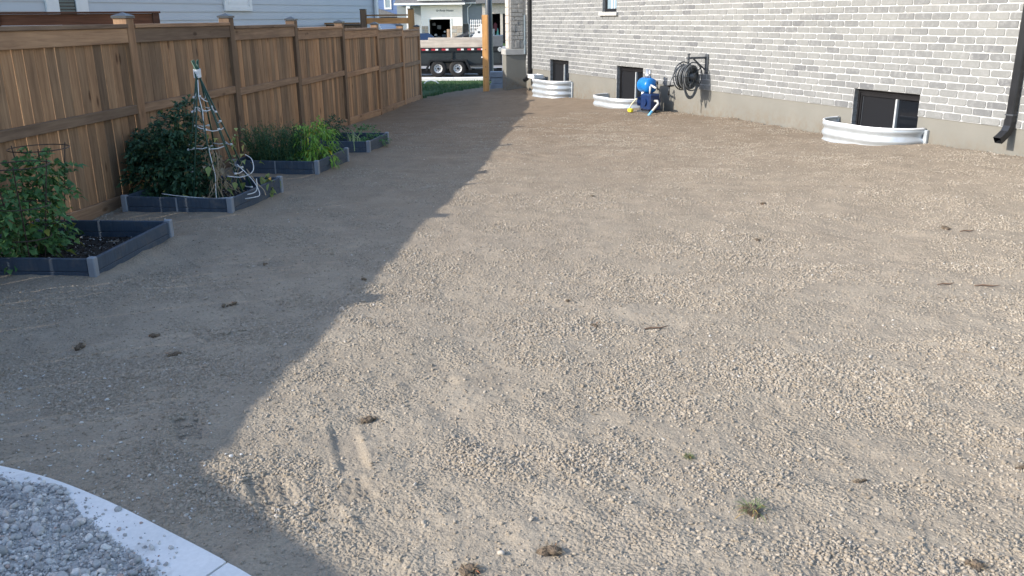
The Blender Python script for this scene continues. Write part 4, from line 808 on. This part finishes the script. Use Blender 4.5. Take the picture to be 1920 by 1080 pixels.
for k in range(9): MB().bbox(.09 + k * .15, .09 + k * .15 + .145, -.009, .009, .05, 1.9, .003).build('board', M['fence_board'], WG)

# privacy screen on the neighbour's deck
v_ = Vector((1.68, 1.0, 0)); PSC = thing('privacy_screen', 'dark brown slatted privacy screen behind the fence at left', 'screen', (-5.06, 13.02, -.2), math.atan2(v_.y, v_.x) + math.pi)
for (a_, b_) in ((0, .09), (2.0, 2.09), (2.22, 2.31), (4.2, 4.29)): MB().bbox(a_, b_, -.05, .05, 0, 2.0, .005).build('post', M['dark_wood'], PSC)
for z0_, z1_ in [(1.998 - .143 - k * .148 + (.006 if k else 0), 1.998 - k * .148 - (.006 if k == 1 else 0)) for k in range(11)]:
    MB().bbox(.091, 1.999, -.012, .012, z0_, z1_, .003).build('slat', M['dark_wood'], PSC); MB().bbox(2.311, 4.199, -.012, .012, z0_, z1_, .003).build('slat', M['dark_wood'], PSC)
MB().bbox(-.02, 4.31, -.06, .06, 2.001, 2.028, .004).build('cap_rail', M['dark_wood'], PSC)

# ------------------------------------------------------------------ grey sided neighbour house
NA = rad(24); nd_ = Vector((-math.sin(NA), -math.cos(NA), 0)); NH = thing('siding_house', 'grey lap sided house rising behind the wooden fence', 'house', (-3.94, 27, 0), math.atan2(nd_.y, nd_.x))   # x runs toward the camera, y is outward to the right... outward = +y
EZ = 3.65
MB().box(.1, 14, -9, -.03, -1, EZ).build('wall_core', M['siding'], NH)
for k in range(23):
    z0_ = -.395 + k * .175; mb = MB(); mb.add([(.09, -.029, z0_), (14, -.029, z0_), (14, -.029, z0_ + .175), (.09, -.029, z0_ + .175), (.09, .003, z0_), (14, .003, z0_), (14, -.014, z0_ + .179), (.09, -.014, z0_ + .179)], [(0,1,5,4),(4,5,6,7),(7,6,2,3),(0,4,7,3),(1,2,6,5)]); mb.build('siding_board', M['siding'], NH)
MB().bbox(-.02, .09, -.14, .022, -.6, EZ, .005).build('corner_trim', M['white_trim'], NH)
dn = MB().bbox(.10, .22, .03, .11, 1.55, EZ, .01).build('downspout', M['white_trim'], NH); MB().tube([(.16, .07, 1.6), (.14, .09, 1.45), (.0, .16, 1.2), (-.10, .2, 1.05), (-.12, .2, .2)], .06, 8).build('elbow', M['white_trim'], dn, True)
MB().add([(-.4, .3, EZ), (14.4, .3, EZ), (14.4, -9.3, EZ), (-.4, -9.3, EZ), (3, -4.5, EZ + 1.5), (11, -4.5, EZ + 1.5)], [(3,2,1,0),(0,1,5,4),(1,2,5),(2,3,4,5),(3,0,4)]).build('roof', M['shingle'], NH)
def win(parent, x0, x1, z0, z1, y, trim=.12, louvre=False):
    m = MB()
    for (a_, b_, c_, d_) in ((x0 - trim, x1 + trim, z0 - trim, z0), (x0 - trim, x1 + trim, z1, z1 + trim), (x0 - trim, x0, z0, z1), (x1, x1 + trim, z0, z1)): m.box(a_, b_, y, y + .045, c_, d_)
    wn = m.build('window' if not louvre else 'wall_vent', M['white_trim'], parent)
    if louvre:
        MB().box(x0, x1, y, y + .02, z0, z1).build('vent_plate', M['white_trim'], wn)
        MB().box(x0 + .05, x1 - .05, y + .02, y + .03, z1 - .07, z1 - .03).box(x0 + .05, x1 - .05, y + .02, y + .03, z0 + .04, z0 + .12).build('vent_slat', M['white_trim'], wn)
    else:
        MB().box(x0, x1, y, y + .015, z0, z1).build('pane', M['glass'], wn); n_ = int((z1 - z0) / .06)
        for k in range(n_): MB().box(x0 + .02, x1 - .02, y + .016, y + .022, z0 + k * .06 + .006, z0 + k * .06 + .045).build('blind_slat', M['blind'], wn)
    return wn
M['blind'] = plain('green_grey_blind', (.12, .15, .145), .6)
WINS_N = []
win(NH, 10.67, 11.05, 1.2, 2.9, .004, .27); win(NH, 5.75, 6.50, 2.0, 2.30, .004, .10, True)

# ------------------------------------------------------------------ street, kerb
rz_ = -.80
rd = MB().box(-60, 60, 37.2, 47, -1.4, rz_).build('road', M['road']); rd['kind'] = 'structure'
kb = MB().bbox(-60, 60, 36.95, 37.19, -1.3, rz_ + .11, .02).build('kerb', M['concrete']); kb['kind'] = 'structure'
dw = MB().box(-12, 4, 47.01, 94, -1.4, -.735).build('driveway', M['road']); dw['kind'] = 'structure'

# ------------------------------------------------------------------ dump trailer
TR = thing('dump_trailer', 'charcoal dump trailer with plank sides parked at the street', 'trailer', (0, 40, rz_))
x0_, x1_ = -5.3, -.35; zb_, zt_ = .50, 1.25
MB().box(x0_, x1_, -.95, -.91, zb_, zt_ - .02).box(x0_, x1_, .91, .95, zb_, zt_ - .02).box(x1_ - .04, x1_, -.909, .909, zb_, zt_ - .02).box(x0_, x0_ + .04, -.909, .909, zb_, zt_ - .02).box(x0_ + .041, x1_ - .041, -.909, .909, zb_, zb_ + .05).build('box', M['trailer'], TR)
MB().bbox(x0_ - .02, x1_ + .02, -1.0, -.951, zt_ - .17, zt_, .006).bbox(x0_ - .02, x1_ + .02, -.99, -.951, zb_ - .02, zb_ + .07, .006).build('side_rail', M['trailer_frame'], TR)
for xx in (x0_ + .05, -4.12, -2.55, -1.1, x1_ - .07): MB().bbox(xx, xx + .07, -.99, -.951, zb_ + .071, zt_ - .171, .005).build('side_post', M['trailer_frame'], TR)
for xx in (-3.85, -3.42, -2.97, -2.30, -1.85, -1.42, -5.0, -4.5):
    MB().box(xx, xx + .17, -1.004, -1.0005, zt_ - .115, zt_ - .045).build('red_reflector', M['tape_red'], TR); MB().box(xx + .171, xx + .29, -1.004, -1.0005, zt_ - .115, zt_ - .045).build('white_reflector', M['tape_white'], TR)
MB().box(-1.25, -.95, -1.002, -.992, .80, .86).build('placard', M['tape_white'], TR)
MB().bbox(x0_, -1.0, -.985, -.945, zt_ + .003, zt_ + .30, .006).build('plank', M['pale_wood'], TR); MB().bbox(-3.55, -1.0, -.986, -.944, zt_ + .302, zt_ + .425, .006).build('plank', M['pale_wood'], TR); MB().bbox(x0_, -1.0, .945, .985, zt_ + .003, zt_ + .28, .006).build('plank', M['pale_wood'], TR)
MB().bbox(-1.0, -.30, -.9, .9, zt_ + .02, zt_ + .48, .01).build('bulkhead', plain('slate_bulkhead', (.10, .11, .125), .6), TR)
fd_ = MB().prism([(-3.72, .30), (-3.62, .30), (-3.45, .68), (-1.95, .68), (-1.78, .30), (-1.68, .30), (-1.9, .75), (-3.5, .75)], -1.25, -.96); fd_.build('fender', M['trailer_frame'], TR)
MB().box(-3.4, -2.0, -1.0, -.955, .36, .60).build('fender_plate', plain('dusty_plate', (.24, .20, .16), .8), TR)
for side, yy in ((0, -1.22), (1, .98)):
    for xx in (-3.14, -2.28):
        Mx = Matrix.Translation((xx, yy, .375)) @ Matrix.Rotation(rad(-90), 4, 'X')
        wh = MB().lathe([(.19, 0), (.30, -.005), (.35, .015), (.372, .05), (.372, .19), (.35, .225), (.30, .24), (.19, .235)], Mx, 28, False).build('wheel', M['tyre'], TR, True)
        rm = MB().lathe([(.001, .055), (.075, .050), (.085, .065), (.15, .03), (.185, .012), (.20, .01), (.20, .22), (.001, .22)], Mx, 24).build('rim', M['rim'], wh, True)
        MB().lathe([(.001, .03), (.05, .03), (.055, .056), (.001, .056)], Mx, 12).build('hub', M['black_metal'], wh)
        hl = MB()
        for k in range(8): a_ = k * math.pi / 4; hl.lathe([(.001, .034), (.018, .034), (.018, .05), (.001, .05)], Mx @ Matrix.Translation((.118 * math.cos(a_), .118 * math.sin(a_), -.0)), 8)
        hl.build('rim_holes', M['black_metal'], wh)
MB().box(x0_, x1_, -.6, -.45, .12, .29).box(x0_, x1_, .45, .6, .12, .29).build('chassis', M['trailer_frame'], TR)
MB().prism([(-1.6, .28), (-.6, .28), (-1.0, .05), (-1.4, .05)], -.5, .5).build('hydraulic_cradle', M['trailer_frame'], TR)
MB().box(-.3, .9, -.06, .06, .35, .5).tube([(-.3, -.8, .45), (.9, 0, .45)], .05, 6).tube([(-.3, .8, .45), (.9, 0, .45)], .05, 6).box(-.29, .3, -.7, .7, .55, 1.05).build('tongue', M['trailer_frame'], TR)
MB().tube([(.55, -.2, -.0), (.55, -.2, 1.1)], .05, 8).box(.42, .68, -.33, -.07, 0, .03).tube([(.1, -.75, 1.02), (-.1, -.8, 1.25), (.5, -.8, 1.38)], .045, 6).build('jack', M['black_metal'], TR)
MB().lathe([(.001, 0), (.10, 0), (.10, .03), (.05, .035), (.001, .035)], Matrix.Translation((-.42, -1.0, 1.16)) @ Matrix.Rotation(rad(90), 4, 'X'), 14).build('winch_disc', M['rim'], TR)
# machine riding on the trailer
SK = thing('white_machine', 'white machine with lattice guard standing in the trailer', 'machine', (-1.45, 40, rz_ + .36)); zz = 0
MB().prism([(-.35, 0), (.60, 0), (.60, 1.85), (.20, 1.85), (-.02, 1.55), (-.35, 1.15)], -.45, .45).build('hood', M['white_siding'], SK)
gd = MB()
for k in range(6): gd.box(-.30 + k * .09, -.275 + k * .09, .452, .47, 1.2, 2.05)
for k in range(6): gd.box(-.32, .20, .4705, .485, 1.25 + k * .145, 1.275 + k * .145)
gd.build('lattice_guard', M['white_siding'], SK); MB().box(.05, .14, -.46, -.451, 1.48, 1.56).build('badge', M['dark_metal'], SK)
MB().prism([(-1.3, 1.20), (-.36, 1.55), (-.36, 1.44), (-.9, 1.20)], -.4, .4).build('scoop', M['dark_metal'], SK)

# ------------------------------------------------------------------ cars
def car(label, loc, rz, mat, L=4.6):
    c = thing('parked_car', label, 'car', loc, rz); h = L / 2
    prof = [(-h, .32), (-h, .72), (-h + .15, .86), (-h + .95, .93), (-.75, 1.40), (.55, 1.42), (1.25, .98), (h - .25, .86), (h, .66), (h, .32)]
    b_ = MB(); n_ = len(prof); V = []
    for y_, ins in ((-.90, .10), (-.84, 0), (.84, 0), (.90, .10)):
        for (x_, z_) in prof: tz = max(0, (z_ - .95)) * .35; V.append((x_ * (1 - ins * .05), math.copysign(abs(y_) - tz - ins * (.25 if z_ > .9 else .0), y_), z_ - ins * .1))
    F = [tuple(range(n_ - 1, -1, -1)), tuple(range(3*n_, 4*n_))] + [(k*n_+i, k*n_+(i+1) % n_, (k+1)*n_+(i+1) % n_, (k+1)*n_+i) for k in range(3) for i in range(n_)]; b_.add(V, F); b_.build('body', mat, c)
    for sy in (-1, 1):
        y_ = sy * .815
        MB().add([(-1.15, sy * .885, .97), (-.68, sy * .765, 1.34), (.45, sy * .765, 1.35), (1.05, sy * .885, .98)], [(0,1,2,3) if sy > 0 else (3,2,1,0)]).build('side_window', M['glass'], c)
        for xx in (-h + .85, h - .85):
            wl = MB().lathe([(.20, 0), (.31, .01), (.33, .04), (.33, .18), (.31, .21), (.20, .21)], Matrix.Translation((xx, sy * .78 - .105, .33)) @ Matrix.Rotation(rad(-90), 4, 'X'), 20, False).build('wheel', M['tyre'], c, True); MB().lathe([(.001, .02), (.2, .015), (.2, .195), (.001, .19)], Matrix.Translation((xx, sy * .78 - .105, .33)) @ Matrix.Rotation(rad(-90), 4, 'X'), 16).build('rim', M['rim'], wl)
        MB().bbox(h - .18, h + .005, sy * .62 - .16, sy * .62 + .16, .66, .78, .02).build('headlight', M['white_metal'], c)
    return c
car('navy car parked behind the trailer, left of the open garage', (-6.45, 62, -.73), rad(-42), M['navy_car']); car('blue car seen through the gate frame', (-9.6, 66, -.73), rad(10), M['blue_car'])

# ------------------------------------------------------------------ houses across the street
def lap(parent, x0, x1, z0, z1, y, mat, st=.2, name='siding_board'):
    k = 0
    while z0 + k * st < z1 - .01: MB().add([(x0, y - .02, z0 + k*st), (x1, y - .02, z0 + k*st), (x1, y - .002, min(z0 + k*st + st, z1)), (x0, y - .002, min(z0 + k*st + st, z1)), (x0, y, z0 + k*st), (x1, y, z0 + k*st)], [(0,1,2,3),(4,5,1,0)]).build(name, mat, parent); k += 1
WHT = thing('white_house', 'white house with an open dark garage across the street', 'house', (0, 95, -.62)); fz = 0.0
gx0, gx1, gzt = -8.44, -6.25, 2.17
MB().box(-9.3, gx0, 0, .2, -.3, 3.7).box(gx1, -4.95, 0, .2, -.3, 3.7).box(gx0, gx1, 0, .2, gzt, 3.7).box(-9.3, -9.1, .201, 8, -.3, 3.7).box(-5.15, -4.95, .201, 8, -.3, 3.7).build('front_wall', M['white_siding'], WHT); lap(WHT, -9.3, -4.95, gzt + .05, 3.6, -.001, M['white_siding'], .22)
MB().box(gx0, gx1, 6, 6.1, -.3, gzt).box(gx0 - .05, gx0, .2, 6, -.3, gzt).box(gx1, gx1 + .05, .2, 6, -.3, gzt).box(gx0, gx1, .2, 6, gzt, gzt + .05).build('garage_interior', M['dark_in'], WHT)
MB().box(gx0 - .14, gx0 + .0, -.05, -.003, -.3, gzt + .12).box(gx1, gx1 + .14, -.05, -.003, -.3, gzt + .12).box(gx0, gx1, -.05, -.003, gzt, gzt + .12).build('garage_trim', M['white_trim'], WHT)
for (a_, b_) in ((-9.28, gx0 - .15), (gx1 + .15, -4.97)):
    for k in range(5):
        for j in range(2): w_ = (b_ - a_) / 2; MB().bbox(a_ + j * w_ + .01, a_ + j * w_ + w_ - .01, -.09, -.021, -.28 + k * .36, .06 + k * .36, .02).build('veneer_stone', M['tan_stone'] if (k + j) % 3 else M['limestone'], WHT)
MB().prism([(-12.0, 3.62), (-4.6, 3.62), (-4.6, 3.80), (-12.0, 3.80)], -.9, -.5).build('fascia', M['white_trim'], WHT)
rf = MB().prism([(-12.0, 3.81), (-4.6, 3.81), (-5.6, 6.6), (-10.6, 6.6)], -.5, 8).build('roof', M['shingle'], WHT); MB().prism([(-9.6, 4.05), (-4.9, 4.05), (-7.2, 6.4)], -.85, -.51).build('gable', M['white_siding'], rf)
pc_ = MB().bbox(-10.75, -10.35, -.8, -.45, 1.3, 3.6, .02).build('porch_column', M['white_trim'], WHT); MB().bbox(-10.85, -10.25, -.9, -.35, -.3, 1.28, .03).build('column_base', M['tan_stone'], pc_)
MB().box(-12, -9.31, 1.5, 1.7, -.3, 3.6).build('porch_wall', M['grey_siding'], WHT)
MB().box(-4.94, -2.75, .8, 1.0, -.3, 3.75).build('side_wall', M['grey_siding'], WHT); lap(WHT, -4.94, -2.75, 1.70, 3.7, .798, M['grey_siding'], .2); MB().bbox(-4.94, -2.75, .70, .795, -.3, 1.66, .02).build('ledge_stone', M['dark_stone'], WHT); MB().box(-4.94, -2.75, .66, .79, 1.661, 1.72).build('ledge_cap', M['limestone'], WHT)
MB().box(-4.6, -2.5, .35, .75, 3.72, 3.86).build('side_gutter', M['white_trim'], WHT); MB().tube([(-4.0, .55, 3.72), (-4.15, .6, 3.5), (-4.40, .65, 3.3), (-4.40, .65, 1.75), (-4.26, .6, 1.6), (-4.26, .6, -.2)], .065, 8).build('downspout', M['white_trim'], WHT, True)
MB().prism([(-4.65, 3.87), (-2.3, 3.87), (-3, 6), (-4.65, 6)], .3, 8).build('side_roof', M['shingle'], WHT)
MB().bbox(-4.0, -3.75, .55, .69, 1.55, 2.05, .02).bbox(-3.97, -3.80, .5, .69, .9, 1.45, .02).tube([(-3.88, .6, .9), (-3.88, .6, -.2)], .04, 6).build('utility_meter', plain('pale_meter', (.45, .52, .56), .5), WHT)
tc = bpy.data.curves.new('lettering', 'FONT'); tc.body = 'Sa Rudy House'; tc.size = .30; tc.shear = .35; tc.extrude = .01; tc.align_x = 'CENTER'
to = bpy.data.objects.new('lettering_curve', tc); COL.objects.link(to); bpy.context.view_layer.update(); tm = bpy.data.meshes.new_from_object(to.evaluated_get(bpy.context.evaluated_depsgraph_get())); bpy.data.objects.remove(to); tm.materials.clear(); tm.materials.append(M['dark_metal'])
link('lettering', tm, WHT, (-6.80, -.035, 2.95), (rad(90), 0, 0))
# things in the garage
r = np.random.default_rng(44); cl = M['clutter']
CLB = [('shelf_box', 'grey storage box high on the left garage wall', -8.1, 1.5, .35, .3, 0), ('shelf_box', 'pale panel hung in the middle of the dark garage', -7.55, 1.15, .42, .42, 0), ('shelf_box', 'white tub low in the left of the dark garage', -7.95, .45, .3, .22, 1), ('storage_bin', 'slate bin on the garage floor left of the middle', -7.7, .0, .5, .45, 4), ('storage_bin', 'slate bin on the garage floor at right', -7.05, .0, .45, .6, 4), ('shelf_box', 'small white box right in the dark garage', -6.95, .8, .22, .18, 1), ('tall_bag', 'tan tall bag leaning at the right garage jamb', -6.5, .0, .32, 1.15, 5)]
for nm, lb, x_, z_, w_, h_, m_ in CLB:
    o = MB().bbox(-w_/2, w_/2, -.2, .2, 0, h_, .03).build(nm, cl[m_]); o.location = (x_, 95.6 if nm == 'tall_bag' else 96.6, -.62 + z_); tag(o, lb, 'box' if 'b' in nm[:4] or 'shelf' in nm else 'bag')
    if nm == 'shelf_box': o['category'] = 'box'
    if nm == 'storage_bin': o['category'] = 'bin'; 
# blue house
BH = thing('blue_house', 'blue sided house with a white window far behind the gate', 'house', (0, 106, -.5)); MB().box(-22, -10.6, .02, 8, -.5, 7).build('wall_core', M['blue_siding'], BH); lap(BH, -22, -10.6, -.3, 6.9, .018, M['blue_siding'], .25)
m = MB(); m.box(-14.65, -14.5, -.06, -.005, 3.2, 5.5).box(-13.95, -13.8, -.06, -.005, 3.2, 5.5).box(-14.5, -13.95, -.06, -.005, 3.2, 3.4).box(-14.5, -13.95, -.06, -.005, 5.3, 5.5); wn = m.build('window', M['white_trim'], BH); MB().box(-14.5, -13.95, -.03, -.006, 3.4, 5.3).build('pane', M['glass2'], wn)
MB().prism([(-22.5, 7.01), (-10.2, 7.01), (-16, 9.5)], -.4, 8.4).build('roof', M['shingle'], BH); MB().prism([(-15.4, 2.35), (-15.4, 3.35), (-12.4, 2.35)], -1.4, -.03).build('porch_roof', M['shingle'], BH)
# beige brick house
TB = thing('tan_brick_house', 'pale tan brick house with an open garage behind the lamp post', 'house', (0, 85, -.60)); ga, gb = -1.95, -.86
MB().box(-2.55, ga, 0, .2, -.3, 4.2).box(gb, -.62, 0, .2, -.3, 4.2).box(-.36, 6, 0, .2, -.3, 4.2).box(ga, gb, 0, .2, 2.62, 4.2).box(-.62, -.36, 0, .2, 2.62, 4.2).box(-2.55, -2.35, .201, 8, -.3, 4.2).build('front_wall', M['pale_brick'], TB)
MB().box(ga, gb, 4, 4.1, -.3, 2.62).box(ga - .05, ga, .2, 4, -.3, 2.62).box(gb, gb + .05, .2, 4, -.3, 2.62).box(ga, gb, .2, 4, 2.62, 2.67).box(-.62, -.36, .19, .25, -.3, 2.62).build('garage_interior', plain('charcoal_interior', (.035, .035, .042), .9), TB)
MB().prism([(-3.1, 3.55), (6.5, 3.55), (6.5, 4.3), (-3.1, 4.3)], -.7, -.02).build('eave', M['shingle'], TB); MB().prism([(-3.1, 4.31), (6.5, 4.31), (5, 7), (-1, 7)], -.7, 8).build('roof', M['shingle'], TB)
for nm, lb, x_, z_, w_, h_, m_, ct in (('hanging_coat', 'maroon cloth hanging in the garage behind the lamp post', -1.35, 1.05, .4, .75, 3, 'cloth'), ('folded_umbrella', 'teal cone shaped folded umbrella in the tan garage', -1.12, .35, .4, 1.0, 2, 'umbrella'), ('white_bundle', 'white bundle standing in the tan garage', -1.55, .3, .28, .95, 1, 'bundle'), ('red_white_box', 'red and white box at the foot of the tan garage', -1.05, .05, .5, .30, 3, 'box')):
    mb = MB()
    if nm == 'folded_umbrella': mb.lathe([(.22, 0), (.16, .3), (.06, .8), (.001, 1.0)], None, 12)
    elif nm == 'hanging_coat': mb.prism([(-.2, 0), (.2, 0), (.16, .6), (.05, .75), (-.05, .75), (-.16, .6)], -.06, .06)
    else: mb.bbox(-w_/2, w_/2, -.12, .12, 0, h_, .03)
    o = mb.build(nm, cl[m_]); o.location = (x_, 85.9, -.6 + z_); tag(o, lb, ct)
